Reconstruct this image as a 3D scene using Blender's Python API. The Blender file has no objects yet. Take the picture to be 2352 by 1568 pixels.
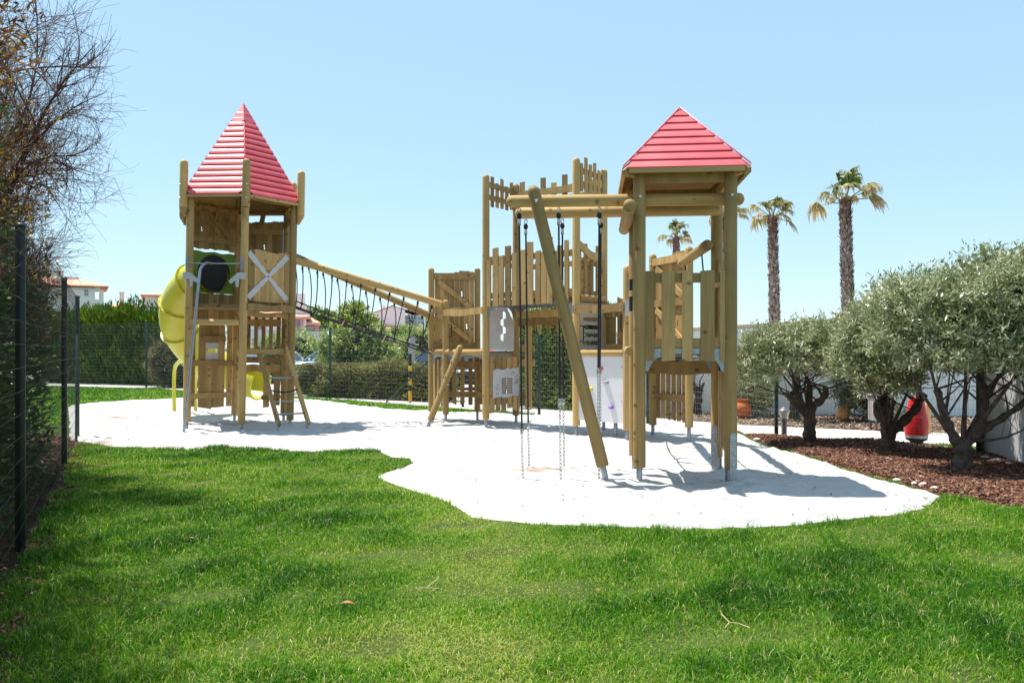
import bpy, math, random
import numpy as np
from mathutils import Vector, Matrix
from mathutils.geometry import tessellate_polygon
random.seed(7)
RNG = np.random.default_rng(11)
S = bpy.context.scene
COL = S.collection
PI = math.pi
K, EYE = 1870.0, 1.5          # focal length in survey units, eye height


def at(x, y, Y):
    """survey reading (x, y) at depth Y metres -> world point"""
    return Vector(((x - 1176) / K * Y, Y, EYE + (800 - y) / K * Y))


def gp(x, y):
    Y = EYE * K / (y - 800)
    return Vector(((x - 1176) / K * Y, Y, 0))


# ------------------------------------------------------------------ materials
def new_mat(name):
    m = bpy.data.materials.new(name)
    m.use_nodes = True
    nt = m.node_tree
    for n in list(nt.nodes):
        nt.nodes.remove(n)
    out = nt.nodes.new('ShaderNodeOutputMaterial')
    return m, nt, out


def nd(nt, kind, **kw):
    n = nt.nodes.new(kind)
    for k, v in kw.items():
        if k in n.inputs:
            n.inputs[k].default_value = v
        else:
            setattr(n, k, v)
    return n


def ramp(nt, stops):
    r = nt.nodes.new('ShaderNodeValToRGB')
    e = r.color_ramp.elements
    while len(e) > 1:
        e.remove(e[-1])
    e[0].position = stops[0][0]
    e[0].color = (*stops[0][1], 1)
    for p, c in stops[1:]:
        q = e.new(p)
        q.color = (*c, 1)
    return r


def mat(name, c1, c2=None, scale=6.0, rough=0.6, metal=0.0, bump=0.0, bscale=None, spec=0.5, detail=5, coat=0.0):
    m, nt, out = new_mat(name)
    p = nd(nt, 'ShaderNodeBsdfPrincipled')
    p.inputs['Roughness'].default_value = rough
    p.inputs['Metallic'].default_value = metal
    p.inputs['Specular IOR Level'].default_value = spec
    p.inputs['Coat Weight'].default_value = coat
    tc = nd(nt, 'ShaderNodeTexCoord')
    L = nt.links.new
    if c2 is None:
        c2 = tuple(x * 0.86 for x in c1)
    n = nd(nt, 'ShaderNodeTexNoise', Scale=scale, Detail=float(detail), Roughness=0.6)
    L(tc.outputs['Object'], n.inputs['Vector'])
    r = ramp(nt, [(0.34, c2), (0.66, c1)])
    L(n.outputs['Fac'], r.inputs['Fac'])
    L(r.outputs['Color'], p.inputs['Base Color'])
    if bump:
        b = nd(nt, 'ShaderNodeBump', Strength=bump, Distance=0.02)
        n2 = nd(nt, 'ShaderNodeTexNoise', Scale=bscale or scale * 4, Detail=6.0)
        L(tc.outputs['Object'], n2.inputs['Vector'])
        L(n2.outputs['Fac'], b.inputs['Height'])
        L(b.outputs['Normal'], p.inputs['Normal'])
    L(p.outputs['BSDF'], out.inputs['Surface'])
    return m


def wood_mat(name, light, dark, knot):
    m, nt, out = new_mat(name)
    L = nt.links.new
    p = nd(nt, 'ShaderNodeBsdfPrincipled')
    p.inputs['Roughness'].default_value = 0.62
    p.inputs['Specular IOR Level'].default_value = 0.2
    uv = nd(nt, 'ShaderNodeUVMap')
    mp = nd(nt, 'ShaderNodeMapping')
    mp.inputs['Scale'].default_value = (55, 1.6, 1)
    L(uv.outputs['UV'], mp.inputs['Vector'])
    g = nd(nt, 'ShaderNodeTexNoise', Scale=1.0, Detail=5.0, Roughness=0.65, Distortion=0.6)
    L(mp.outputs['Vector'], g.inputs['Vector'])
    mp2 = nd(nt, 'ShaderNodeMapping')
    mp2.inputs['Scale'].default_value = (7, 0.9, 1)
    L(uv.outputs['UV'], mp2.inputs['Vector'])
    g2 = nd(nt, 'ShaderNodeTexNoise', Scale=1.0, Detail=3.0)
    L(mp2.outputs['Vector'], g2.inputs['Vector'])
    mixf = nd(nt, 'ShaderNodeMath', operation='MULTIPLY_ADD')
    L(g.outputs['Fac'], mixf.inputs[0])
    mixf.inputs[1].default_value = 0.45
    m3 = nd(nt, 'ShaderNodeMath', operation='MULTIPLY')
    L(g2.outputs['Fac'], m3.inputs[0])
    m3.inputs[1].default_value = 0.55
    L(m3.outputs[0], mixf.inputs[2])
    r = ramp(nt, [(0.33, dark), (0.62, light)])
    L(mixf.outputs[0], r.inputs['Fac'])
    # knots
    vo = nd(nt, 'ShaderNodeTexVoronoi', Scale=5.0, voronoi_dimensions='2D')
    mpk = nd(nt, 'ShaderNodeMapping')
    mpk.inputs['Scale'].default_value = (0.75, 1.1, 1)
    L(uv.outputs['UV'], mpk.inputs['Vector'])
    L(mpk.outputs['Vector'], vo.inputs['Vector'])
    kd = nd(nt, 'ShaderNodeMapRange')
    kd.inputs['From Min'].default_value = 0.16
    kd.inputs['From Max'].default_value = 0.05
    L(vo.outputs['Distance'], kd.inputs['Value'])
    sep = nd(nt, 'ShaderNodeSeparateColor')
    L(vo.outputs['Color'], sep.inputs['Color'])
    th = nd(nt, 'ShaderNodeMath', operation='GREATER_THAN')
    th.inputs[1].default_value = 0.55
    L(sep.outputs['Red'], th.inputs[0])
    km = nd(nt, 'ShaderNodeMath', operation='MULTIPLY')
    L(kd.outputs['Result'], km.inputs[0])
    L(th.outputs[0], km.inputs[1])
    km2 = nd(nt, 'ShaderNodeMath', operation='MULTIPLY')
    km2.inputs[1].default_value = 0.75
    L(km.outputs[0], km2.inputs[0])
    mk = nd(nt, 'ShaderNodeMix', data_type='RGBA')
    L(km2.outputs[0], mk.inputs['Factor'])
    L(r.outputs['Color'], mk.inputs[6])
    mk.inputs[7].default_value = (*knot, 1)
    # drying cracks along the grain
    mpc = nd(nt, 'ShaderNodeMapping')
    mpc.inputs['Scale'].default_value = (26, 0.7, 1)
    mpc.inputs['Location'].default_value = (3.3, 1.7, 0)
    L(uv.outputs['UV'], mpc.inputs['Vector'])
    gc = nd(nt, 'ShaderNodeTexNoise', Scale=1.0, Detail=2.0)
    L(mpc.outputs['Vector'], gc.inputs['Vector'])
    ck = nd(nt, 'ShaderNodeMapRange')
    ck.inputs['From Min'].default_value = 0.70
    ck.inputs['From Max'].default_value = 0.76
    L(gc.outputs['Fac'], ck.inputs['Value'])
    mc = nd(nt, 'ShaderNodeMix', data_type='RGBA')
    L(ck.outputs['Result'], mc.inputs['Factor'])
    L(mk.outputs[2], mc.inputs[6])
    mc.inputs[7].default_value = (*[k * 0.8 for k in knot], 1)
    at_ = nd(nt, 'ShaderNodeAttribute', attribute_name='tone')
    tm = nd(nt, 'ShaderNodeMapRange')
    tm.inputs['To Min'].default_value = 0.58
    tm.inputs['To Max'].default_value = 1.16
    L(at_.outputs['Fac'], tm.inputs['Value'])
    # greenish grey weathering in broad patches
    tcw = nd(nt, 'ShaderNodeTexCoord')
    nw = nd(nt, 'ShaderNodeTexNoise', Scale=2.3, Detail=5.0, Roughness=0.65)
    L(tcw.outputs['Object'], nw.inputs['Vector'])
    rw = nd(nt, 'ShaderNodeMapRange')
    rw.inputs['From Min'].default_value = 0.48
    rw.inputs['From Max'].default_value = 0.72
    rw.inputs['To Max'].default_value = 0.6
    L(nw.outputs['Fac'], rw.inputs['Value'])
    mw = nd(nt, 'ShaderNodeMix', data_type='RGBA')
    L(rw.outputs['Result'], mw.inputs['Factor'])
    L(mc.outputs[2], mw.inputs[6])
    mw.inputs[7].default_value = (0.38, 0.28, 0.13, 1)
    hs = nd(nt, 'ShaderNodeHueSaturation')
    L(mw.outputs[2], hs.inputs['Color'])
    L(tm.outputs['Result'], hs.inputs['Value'])
    L(hs.outputs['Color'], p.inputs['Base Color'])
    b = nd(nt, 'ShaderNodeBump', Strength=0.25, Distance=0.004)
    L(g.outputs['Fac'], b.inputs['Height'])
    L(b.outputs['Normal'], p.inputs['Normal'])
    L(p.outputs['BSDF'], out.inputs['Surface'])
    return m


def leaf_mat(name, stops, transl=0.35, rough=0.45, spec=0.4, tcol=None):
    """leaf or blade: colour from the per-leaf 'tone', partly translucent"""
    m, nt, out = new_mat(name)
    L = nt.links.new
    a = nd(nt, 'ShaderNodeAttribute', attribute_name='tone')
    r = ramp(nt, stops)
    L(a.outputs['Fac'], r.inputs['Fac'])
    p = nd(nt, 'ShaderNodeBsdfPrincipled')
    p.inputs['Roughness'].default_value = rough
    p.inputs['Specular IOR Level'].default_value = spec
    L(r.outputs['Color'], p.inputs['Base Color'])
    t = nd(nt, 'ShaderNodeBsdfTranslucent')
    hs = nd(nt, 'ShaderNodeHueSaturation', Saturation=1.1, Value=1.3)
    L(r.outputs['Color'], hs.inputs['Color'])
    L(hs.outputs['Color'], t.inputs['Color'])
    mx = nd(nt, 'ShaderNodeMixShader')
    mx.inputs['Fac'].default_value = transl
    L(p.outputs['BSDF'], mx.inputs[1])
    L(t.outputs['BSDF'], mx.inputs[2])
    L(mx.outputs['Shader'], out.inputs['Surface'])
    return m


M = {}
M['wood'] = wood_mat('pine_wood', (0.62, 0.41, 0.165), (0.40, 0.245, 0.082), (0.13, 0.062, 0.022))
M['plank'] = wood_mat('plank_wood', (0.55, 0.36, 0.15), (0.32, 0.195, 0.07), (0.12, 0.058, 0.022))
M['galv'] = mat('galvanised_steel', (0.42, 0.45, 0.48), (0.30, 0.33, 0.36), 25, 0.42, 0.75)
M['bolt'] = mat('bolt_steel', (0.62, 0.63, 0.65), None, 20, 0.3, 0.9)
M['white'] = mat('grey_white_board', (0.56, 0.545, 0.555), (0.48, 0.47, 0.48), 3, 0.5)
M['climbwhite'] = mat('climbing_board', (0.72, 0.72, 0.74), (0.66, 0.66, 0.69), 2, 0.45)
M['red'] = mat('red_roof_board', (0.77, 0.098, 0.112), (0.64, 0.055, 0.07), 3, 0.46, 0, 0.05, 60, spec=1.0)
M['yellow'] = mat('yellow_plastic', (0.62, 0.58, 0.055), (0.56, 0.52, 0.045), 3, 0.38)
M['lime'] = mat('lime_board', (0.19, 0.33, 0.014), (0.16, 0.29, 0.01), 4, 0.4)
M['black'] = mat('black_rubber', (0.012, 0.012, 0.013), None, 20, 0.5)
M['rope'] = mat('black_rope', (0.012, 0.012, 0.014), (0.03, 0.03, 0.032), 160, 0.8)
M['chain'] = mat('chain_steel', (0.5, 0.5, 0.5), None, 30, 0.35, 0.9)
M['fence'] = mat('dark_green_fence_paint', (0.004, 0.035, 0.024), (0.003, 0.026, 0.018), 15, 0.4)
M['fencepost'] = mat('fence_post_paint', (0.003, 0.009, 0.008), (0.002, 0.006, 0.006), 15, 0.5)
M['wire'] = mat('galvanised_wire', (0.34, 0.40, 0.38), None, 30, 0.4, 0.6)
M['greenwire'] = mat('dark_green_wire', (0.006, 0.024, 0.018), None, 30, 0.45)
M['roof_under'] = M['plank']


def sand_mat():
    m, nt, out = new_mat('white_sand')
    L = nt.links.new
    p = nd(nt, 'ShaderNodeBsdfPrincipled', Roughness=0.95)
    p.inputs['Specular IOR Level'].default_value = 0.1
    tc = nd(nt, 'ShaderNodeTexCoord')
    n = nd(nt, 'ShaderNodeTexNoise', Scale=0.9, Detail=8.0, Roughness=0.65)
    L(tc.outputs['Object'], n.inputs['Vector'])
    r = ramp(nt, [(0.30, (0.48, 0.445, 0.415)), (0.45, (0.57, 0.55, 0.53)), (0.7, (0.62, 0.605, 0.59))])
    L(n.outputs['Fac'], r.inputs['Fac'])
    n2 = nd(nt, 'ShaderNodeTexNoise', Scale=45.0, Detail=4.0)
    L(tc.outputs['Object'], n2.inputs['Vector'])
    r2 = ramp(nt, [(0.28, (0.45, 0.38, 0.32)), (0.40, (1, 1, 1))])
    L(n2.outputs['Fac'], r2.inputs['Fac'])
    mx = nd(nt, 'ShaderNodeMix', data_type='RGBA', blend_type='MULTIPLY')
    mx.inputs['Factor'].default_value = 0.6
    L(r.outputs['Color'], mx.inputs[6])
    L(r2.outputs['Color'], mx.inputs[7])
    # a few damp brownish patches where the sand was dug
    n3 = nd(nt, 'ShaderNodeTexNoise', Scale=0.55, Detail=3.0)
    mp = nd(nt, 'ShaderNodeMapping')
    mp.inputs['Scale'].default_value = (1, 2.6, 1)
    mp.inputs['Location'].default_value = (4.1, 0.6, 0)
    L(tc.outputs['Object'], mp.inputs['Vector'])
    L(mp.outputs['Vector'], n3.inputs['Vector'])
    r3 = ramp(nt, [(0.62, (1, 1, 1)), (0.72, (0.70, 0.58, 0.49))])
    L(n3.outputs['Fac'], r3.inputs['Fac'])
    m2 = nd(nt, 'ShaderNodeMix', data_type='RGBA', blend_type='MULTIPLY')
    m2.inputs['Factor'].default_value = 1.0
    L(mx.outputs[2], m2.inputs[6])
    L(r3.outputs['Color'], m2.inputs[7])
    L(m2.outputs[2], p.inputs['Base Color'])
    b = nd(nt, 'ShaderNodeBump', Strength=0.85, Distance=0.05)
    n4 = nd(nt, 'ShaderNodeTexNoise', Scale=7.0, Detail=10.0, Roughness=0.72)
    L(tc.outputs['Object'], n4.inputs['Vector'])
    L(n4.outputs['Fac'], b.inputs['Height'])
    L(b.outputs['Normal'], p.inputs['Normal'])
    L(p.outputs['BSDF'], out.inputs['Surface'])
    return m


M['sand'] = sand_mat()
M['soil'] = mat('lawn_soil', (0.075, 0.11, 0.025), (0.035, 0.055, 0.015), 3, 0.95, bump=0.6, bscale=40, spec=0.1)
M['earth'] = mat('dry_earth', (0.24, 0.19, 0.13), (0.13, 0.10, 0.07), 4, 0.95, bump=0.6, bscale=30, spec=0.1)
M['bedearth'] = mat('bed_earth', (0.10, 0.055, 0.035), (0.05, 0.025, 0.018), 7, 0.95, bump=0.8, bscale=40, spec=0.1)
M['land'] = mat('far_land', (0.13, 0.14, 0.07), (0.08, 0.09, 0.04), 0.05, 0.95, spec=0.1)
M['paving'] = mat('pale_paving', (0.62, 0.58, 0.53), (0.52, 0.48, 0.44), 2.5, 0.85, bump=0.3, bscale=25, spec=0.2)
M['carpark'] = mat('pale_car_park', (0.50, 0.47, 0.44), (0.40, 0.38, 0.36), 1.2, 0.9, bump=0.2, bscale=20, spec=0.2)
M['whitewash'] = mat('white_render', (0.88, 0.88, 0.87), (0.83, 0.83, 0.82), 1.5, 0.85, bump=0.15, bscale=20, spec=0.2)
M['cream'] = mat('cream_coping', (0.74, 0.60, 0.40), (0.66, 0.52, 0.34), 3, 0.8, spec=0.2)
M['greyboard'] = mat('grey_fence_board', (0.52, 0.53, 0.55), (0.44, 0.45, 0.47), 3, 0.75, spec=0.3)
M['terracotta'] = mat('terracotta', (0.62, 0.17, 0.05), (0.52, 0.13, 0.04), 5, 0.75, spec=0.3)
M['bark'] = mat('grey_brown_bark', (0.13, 0.10, 0.08), (0.055, 0.04, 0.033), 18, 0.9, bump=0.9, bscale=35, spec=0.2)
M['twig'] = mat('dark_red_brown_twig', (0.15, 0.075, 0.058), (0.075, 0.036, 0.03), 8, 0.8, spec=0.3)


# ------------------------------------------------------------------ mesh builder
OFF = {}


def off_of(parent):
    return OFF.get(parent.name, Vector((0, 0, 0))) if parent is not None else Vector((0, 0, 0))


def set_props(o, label=None, cat=None, group=None, kind=None):
    if label:
        o['label'] = label
    if cat:
        o['category'] = cat
    if group:
        o['group'] = group
    if kind:
        o['kind'] = kind
    return o


def thing(name, label, cat, loc, group=None, rot=None):
    o = bpy.data.objects.new(name, None)
    COL.objects.link(o)
    o.empty_display_size = 0.2
    o.location = loc
    if rot:
        o.rotation_euler = rot
    OFF[o.name] = Vector(loc)
    return set_props(o, label, cat, group)


class MB:
    def __init__(self):
        self.v, self.f, self.uv, self.tone, self.mi = [], [], [], [], []

    def add(self, verts, faces, uvs, tone=None, mi=0):
        b = len(self.v)
        self.v += [tuple(q) for q in verts]
        t = random.random() if tone is None else tone
        for fc, u in zip(faces, uvs):
            self.f.append([b + i for i in fc])
            self.uv.append(u)
            self.tone.append(t)
            self.mi.append(mi)

    def bar(self, p0, p1, w, h, up=(0, 0, 1), mi=0, tone=None):
        """box from p0 to p1: w across (side), h along up"""
        p0, p1 = Vector(p0), Vector(p1)
        d = p1 - p0
        Ln = d.length
        d = d / Ln
        up = Vector(up)
        s = d.cross(up)
        if s.length < 1e-4:
            s = d.cross(Vector((1, 0, 0)))
        s.normalize()
        u = s.cross(d).normalized()
        vs = []
        for q in (p0, p1):
            for a, b in ((-1, -1), (1, -1), (1, 1), (-1, 1)):
                vs.append(q + s * (a * w / 2) + u * (b * h / 2))
        o1, o2 = random.random() * 9, random.random() * 9
        fs = [(0, 3, 2, 1), (4, 5, 6, 7)]
        us = [[(o1, o2), (o1, o2 + h), (o1 + w, o2 + h), (o1 + w, o2)], [(o1, o2), (o1 + w, o2), (o1 + w, o2 + h), (o1, o2 + h)]]
        per = [w, h, w, h]
        acc = o1
        for i in range(4):
            j = (i + 1) % 4
            fs.append((i, j, 4 + j, 4 + i))
            us.append([(acc, o2), (acc + per[i], o2), (acc + per[i], o2 + Ln), (acc, o2 + Ln)])
            acc += per[i]
        self.add(vs, fs, us, tone, mi)

    def box(self, c, sx, sy, sz, mi=0, tone=None, rot=0.0):
        c = Vector(c)
        d = Vector((math.cos(rot), math.sin(rot), 0))
        self.bar(c - d * (sx / 2), c + d * (sx / 2), sy, sz, (0, 0, 1), mi, tone)

    def rings(self, rings, closed_ends=True, mi=0, tone=None, ulen=None):
        n = len(rings[0])
        vs = [q for r in rings for q in r]
        fs, us = [], []
        o1, o2 = random.random() * 9, random.random() * 9
        cen = [sum((Vector(q) for q in r), Vector()) / n for r in rings]
        acc = [o2]
        for i in range(1, len(rings)):
            acc.append(acc[-1] + (cen[i] - cen[i - 1]).length)
        R = max((Vector(r[0]) - c).length for r, c in zip(rings, cen))
        st = 2 * PI * R / n
        for i in range(len(rings) - 1):
            for j in range(n):
                k = (j + 1) % n
                fs.append((i * n + j, i * n + k, (i + 1) * n + k, (i + 1) * n + j))
                us.append([(o1 + j * st, acc[i]), (o1 + (j + 1) * st, acc[i]), (o1 + (j + 1) * st, acc[i + 1]), (o1 + j * st, acc[i + 1])])
        if closed_ends:
            cap = [(o1 + 0.5 * R * math.cos(2 * PI * j / n), o2 + 0.5 * R * math.sin(2 * PI * j / n)) for j in range(n)]
            fs.append(tuple(range(n - 1, -1, -1)))
            us.append(cap[::-1])
            b = (len(rings) - 1) * n
            fs.append(tuple(range(b, b + n)))
            us.append(cap)
        self.add(vs, fs, us, tone, mi)

    def tube(self, p0, p1, r, r1=None, n=14, dome0=0.0, dome1=0.0, mi=0, tone=None):
        """straight round log; dome = 1 gives a rounded end"""
        p0, p1 = Vector(p0), Vector(p1)
        r1 = r if r1 is None else r1
        d = (p1 - p0).normalized()
        a = d.cross(Vector((0, 0, 1)))
        if a.length < 1e-3:
            a = Vector((1, 0, 0))
        a.normalize()
        b = d.cross(a)

        def ring(c, rr):
            return [c + a * (rr * math.cos(2 * PI * i / n)) + b * (rr * math.sin(2 * PI * i / n)) for i in range(n)]
        rs = []
        if dome0:
            for q, h in ((0.3, 0.0), (0.68, 0.22), (0.92, 0.55)):
                rs.append(ring(p0 + d * (h * r * dome0), r * q))
            rs.append(ring(p0 + d * (0.95 * r * dome0), r))
        else:
            rs.append(ring(p0, r * 0.93))
            rs.append(ring(p0 + d * (r * 0.1), r))
        if dome1:
            rs.append(ring(p1 - d * (0.95 * r1 * dome1), r1))
            for q, h in ((0.92, 0.55), (0.68, 0.22), (0.3, 0.0)):
                rs.append(ring(p1 - d * (h * r1 * dome1), r1 * q))
        else:
            rs.append(ring(p1 - d * (r1 * 0.1), r1))
            rs.append(ring(p1, r1 * 0.93))
        self.rings(rs, True, mi, tone)

    def path(self, pts, r, n=6, mi=0, tone=None, caps=True):
        pts = [Vector(q) for q in pts]
        m = len(pts)
        rr = r if isinstance(r, (list, tuple)) else [r] * m
        t0 = (pts[1] - pts[0]).normalized()
        a = t0.cross(Vector((0, 0, 1)))
        if a.length < 1e-3:
            a = t0.cross(Vector((1, 0, 0)))
        a.normalize()
        rs = []
        for i in range(m):
            t = (pts[min(i + 1, m - 1)] - pts[max(i - 1, 0)])
            if t.length < 1e-9:
                t = t0
            t = t.normalized()
            a = (a - t * a.dot(t))
            if a.length < 1e-4:
                a = t.orthogonal()
            a.normalize()
            b = t.cross(a)
            rs.append([pts[i] + a * (rr[i] * math.cos(2 * PI * k / n)) + b * (rr[i] * math.sin(2 * PI * k / n)) for k in range(n)])
        self.rings(rs, caps, mi, tone)

    def prism(self, poly, frame, th, mi=0, tone=None, holes=()):
        """poly: 2-D outline (u, z); frame(u, off, z) -> point; thickness from off 0 to th"""
        loops = [list(poly)] + [list(h) for h in holes]
        flat = [q for lp in loops for q in lp]
        n = len(flat)
        fr = [frame(u, th, z) for u, z in flat]
        bk = [frame(u, 0.0, z) for u, z in flat]
        o1, o2 = random.random() * 9, random.random() * 9
        uvf = [(o1 + u, o2 + z) for u, z in flat]
        fs, us = [], []
        if holes:
            tris = tessellate_polygon([[Vector((u, z, 0)) for u, z in lp] for lp in loops])
        else:
            tris = [tuple(range(n))]
        for t in tris:
            fs.append(tuple(t))
            us.append([uvf[i] for i in t])
            fs.append(tuple(n + i for i in reversed(t)))
            us.append([uvf[i] for i in reversed(t)])
        b = 0
        for lp in loops:
            m = len(lp)
            for i in range(m):
                j = (i + 1) % m
                fs.append((b + i, n + b + i, n + b + j, b + j))
                us.append([uvf[b + i], (uvf[b + i][0] + th, uvf[b + i][1]), (uvf[b + j][0] + th, uvf[b + j][1]), uvf[b + j]])
            b += m
        self.add(fr + bk, fs, us, tone, mi)

    def lathe(self, prof, c, n=16, mi=0, tone=None, caps=True):
        c = Vector(c)
        self.rings([[c + Vector((r * math.cos(2 * PI * i / n), r * math.sin(2 * PI * i / n), z)) for i in range(n)] for r, z in prof], caps, mi, tone)

    def blob(self, c, rx, ry, rz, n=10, m=7, mi=0, tone=None, jit=0.0):
        c = Vector(c)
        rs = []
        for i in range(m + 1):
            ph = -PI / 2 + PI * i / m
            ph = max(-1.45, min(1.45, ph))
            rs.append([c + Vector((rx * math.cos(ph) * math.cos(2 * PI * k / n) * (1 + random.uniform(-jit, jit)),
                                   ry * math.cos(ph) * math.sin(2 * PI * k / n) * (1 + random.uniform(-jit, jit)),
                                   rz * math.sin(ph))) for k in range(n)])
        self.rings(rs, True, mi, tone)

    def build(self, name, mats, parent=None, loc=None, smooth=0.6, **props):
        if not isinstance(mats, (list, tuple)):
            mats = [mats]
        me = bpy.data.meshes.new(name)
        o_ = off_of(parent) if parent is not None else (Vector(loc) if loc is not None else Vector((0, 0, 0)))
        me.from_pydata([(x - o_.x, y - o_.y, z - o_.z) for x, y, z in self.v], [], self.f)
        ul = me.uv_layers.new(name='UVMap')
        ul.data.foreach_set('uv', [c for u in self.uv for q in u for c in q])
        a = me.attributes.new('tone', 'FLOAT', 'FACE')
        a.data.foreach_set('value', self.tone)
        for m in mats:
            me.materials.append(m)
        me.polygons.foreach_set('material_index', self.mi)
        if smooth:
            me.polygons.foreach_set('use_smooth', [True] * len(me.polygons))
            me.set_sharp_from_angle(angle=smooth)
        me.update()
        o = bpy.data.objects.new(name, me)
        COL.objects.link(o)
        if parent is not None:
            o.parent = parent
            OFF[o.name] = o_
        else:
            o.location = o_
            OFF[o.name] = o_
        return set_props(o, **props)


def np_mesh(name, V, F, tone, mat_, parent=None, loc=None, smooth=False, **props):
    """V (n,3) float, F (m,4) quads, tone (m,) per face"""
    o_ = off_of(parent) if parent is not None else (Vector(loc) if loc is not None else Vector((0, 0, 0)))
    V = np.asarray(V, dtype=np.float32) - np.array(o_, dtype=np.float32)
    F = np.asarray(F, dtype=np.int32)
    k = F.shape[1]
    me = bpy.data.meshes.new(name)
    me.vertices.add(len(V))
    me.vertices.foreach_set('co', V.ravel())
    me.loops.add(F.size)
    me.loops.foreach_set('vertex_index', F.ravel())
    me.polygons.add(len(F))
    me.polygons.foreach_set('loop_start', np.arange(0, F.size, k, dtype=np.int32))
    me.update(calc_edges=True)
    me.validate()
    if tone is not None:
        a = me.attributes.new('tone', 'FLOAT', 'FACE')
        a.data.foreach_set('value', np.asarray(tone, dtype=np.float32))
    me.materials.append(mat_)
    if smooth:
        me.polygons.foreach_set('use_smooth', np.ones(len(F), dtype=bool))
    o = bpy.data.objects.new(name, me)
    COL.objects.link(o)
    if parent is not None:
        o.parent = parent
    else:
        o.location = o_
    OFF[o.name] = o_
    return set_props(o, **props)


class Side:
    """vertical plane from post A to post B; n points outwards (A to B anticlockwise round the tower)"""

    def __init__(s, A, B):
        s.A = Vector((A[0], A[1], 0))
        s.B = Vector((B[0], B[1], 0))
        d = s.B - s.A
        s.L = d.length
        s.u = d / s.L
        s.n = Vector((s.u.y, -s.u.x, 0))

    def pt(s, u, o, z):
        return s.A + s.u * u + s.n * o + Vector((0, 0, z))

    def frame(s, off):
        return lambda u, o, z: s.pt(u, off + o, z)


def plank(mb, sd, u0, u1, z0, z1, off=0.0, th=0.028, j=0.0, slot=None, tone=None):
    r = lambda: random.uniform(-j, j)
    a, b, c, d = r(), r(), r(), r()
    poly = [(u0, z0 + a), (u1, z0 + b), (u1, z1 + c), (u0, z1 + d)]
    holes = []
    if slot:
        uc, zc, sw, sh = slot
        holes = [[(uc - sw * 0.2, zc - sh), (uc + sw * 0.8, zc - sh * 0.7), (uc + sw * 0.5, zc - sh * 0.1), (uc + sw, zc + sh * 0.4),
                  (uc + sw * 0.4, zc + sh), (uc - sw * 0.7, zc + sh * 0.7), (uc - sw * 0.3, zc + sh * 0.1), (uc - sw, zc - sh * 0.5)]]
    mb.prism(poly, sd.frame(off), th, tone=tone, holes=holes)


def planks(mb, sd, u0, u1, n, gap, z0, z1, off=0.0, th=0.028, j=0.0, slots=(), top=None):
    w = (u1 - u0 - gap * (n - 1)) / n
    for i in range(n):
        a = u0 + i * (w + gap)
        sl = None
        for (uc, zc, sw, sh) in slots:
            if a < uc < a + w:
                sl = (a + w / 2, zc, sw, sh)
        zt = z1 + (top(i) if top else 0)
        plank(mb, sd, a, a + w, z0, zt, off, th, j, sl)


def rail(mb, sd, u0, u1, z, h, off, th=0.035):
    mb.prism([(u0, z - h / 2), (u1, z - h / 2), (u1, z + h / 2), (u0, z + h / 2)], sd.frame(off), th)


def wavy(mb, sd, u0, u1, z, h, off, th=0.035, amp=0.015, k=2.0, ph=0.0, both=True):
    N = 18
    top = [(u0 + (u1 - u0) * i / N, z + h / 2 + amp * math.sin(k * 2 * PI * i / N + ph)) for i in range(N + 1)]
    bot = [(u0 + (u1 - u0) * i / N, z - h / 2 + (amp * math.sin(k * 2 * PI * i / N + ph + 0.9) if both else 0)) for i in range(N + 1)]
    mb.prism(bot + top[::-1], sd.frame(off), th)


def brace(mb, sd, u0, z0, u1, z1, h, off, th=0.03):
    d = Vector((u1 - u0, z1 - z0))
    d.normalize()
    q = Vector((-d.y, d.x)) * h / 2
    mb.prism([(u0 - q.x, z0 - q.y), (u1 - q.x, z1 - q.y), (u1 + q.x, z1 + q.y), (u0 + q.x, z0 + q.y)], sd.frame(off), th)


def post(parent, xy, z0, z1, r=0.066, foot=True, dome=1.0, footr=0.03, plates=None):
    mb = MB()
    mb.tube((xy[0], xy[1], z0), (xy[0], xy[1], z1), r, dome1=dome, n=18)
    p = mb.build('post', M['wood'], parent)
    if foot:
        fb = MB()
        fb.tube((xy[0], xy[1], -0.12), (xy[0], xy[1], z0 + 0.06), footr, n=10)
        fb.build('post_foot', M['galv'], p)
    return p


def bolts(parent, pts, r=0.016):
    for p, d in pts:
        mb = MB()
        p, d = Vector(p), Vector(d).normalized()
        mb.tube(p, p + d * 0.014, r, r * 0.7, n=8)
        mb.build('bolt', M['bolt'], parent)


def bracket(parent, p, d1, size=0.26, th=0.008, drop=0.30):
    """galvanised curved corner plate under a deck: p is the inner top corner at the post, d1 horizontal direction"""
    p, d1 = Vector(p), Vector(d1).normalized()
    mb = MB()
    poly = [(0, -drop), (0, 0), (size, 0)]
    for i in range(1, 8):
        a = i / 8 * PI / 2
        poly.append((size - (size - 0.045) * math.sin(a), -0.03 - (drop - 0.03) * (1 - math.cos(a))))
    nrm = Vector((d1.y, -d1.x, 0))
    mb.prism(poly, lambda u, o, z: p + d1 * u + nrm * (o - th / 2) + Vector((0, 0, z)), th)
    mb.bar(p + Vector((0, 0, -drop + 0.01)) , p + Vector((0, 0, -drop * 0.4)), 0.07, 0.008, d1)
    return mb.build('bracket', M['galv'], parent)


def handle(parent, p, n, up=0.22):
    p, n = Vector(p), Vector(n).normalized()
    mb = MB()
    z = Vector((0, 0, 1))
    mb.path([p, p + n * 0.05, p + n * 0.06 + z * 0.02, p + n * 0.06 + z * (up - 0.02), p + n * 0.05 + z * up, p + z * up], 0.011, 8)
    return mb.build('handle', M['black'], parent)


# =================================================================== PLAYGROUND
def hexagon(c, r, a0, n=6):
    return [(c[0] + r * math.cos(math.radians(a0 + 360 / n * i)), c[1] + r * math.sin(math.radians(a0 + 360 / n * i))) for i in range(n)]


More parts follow.
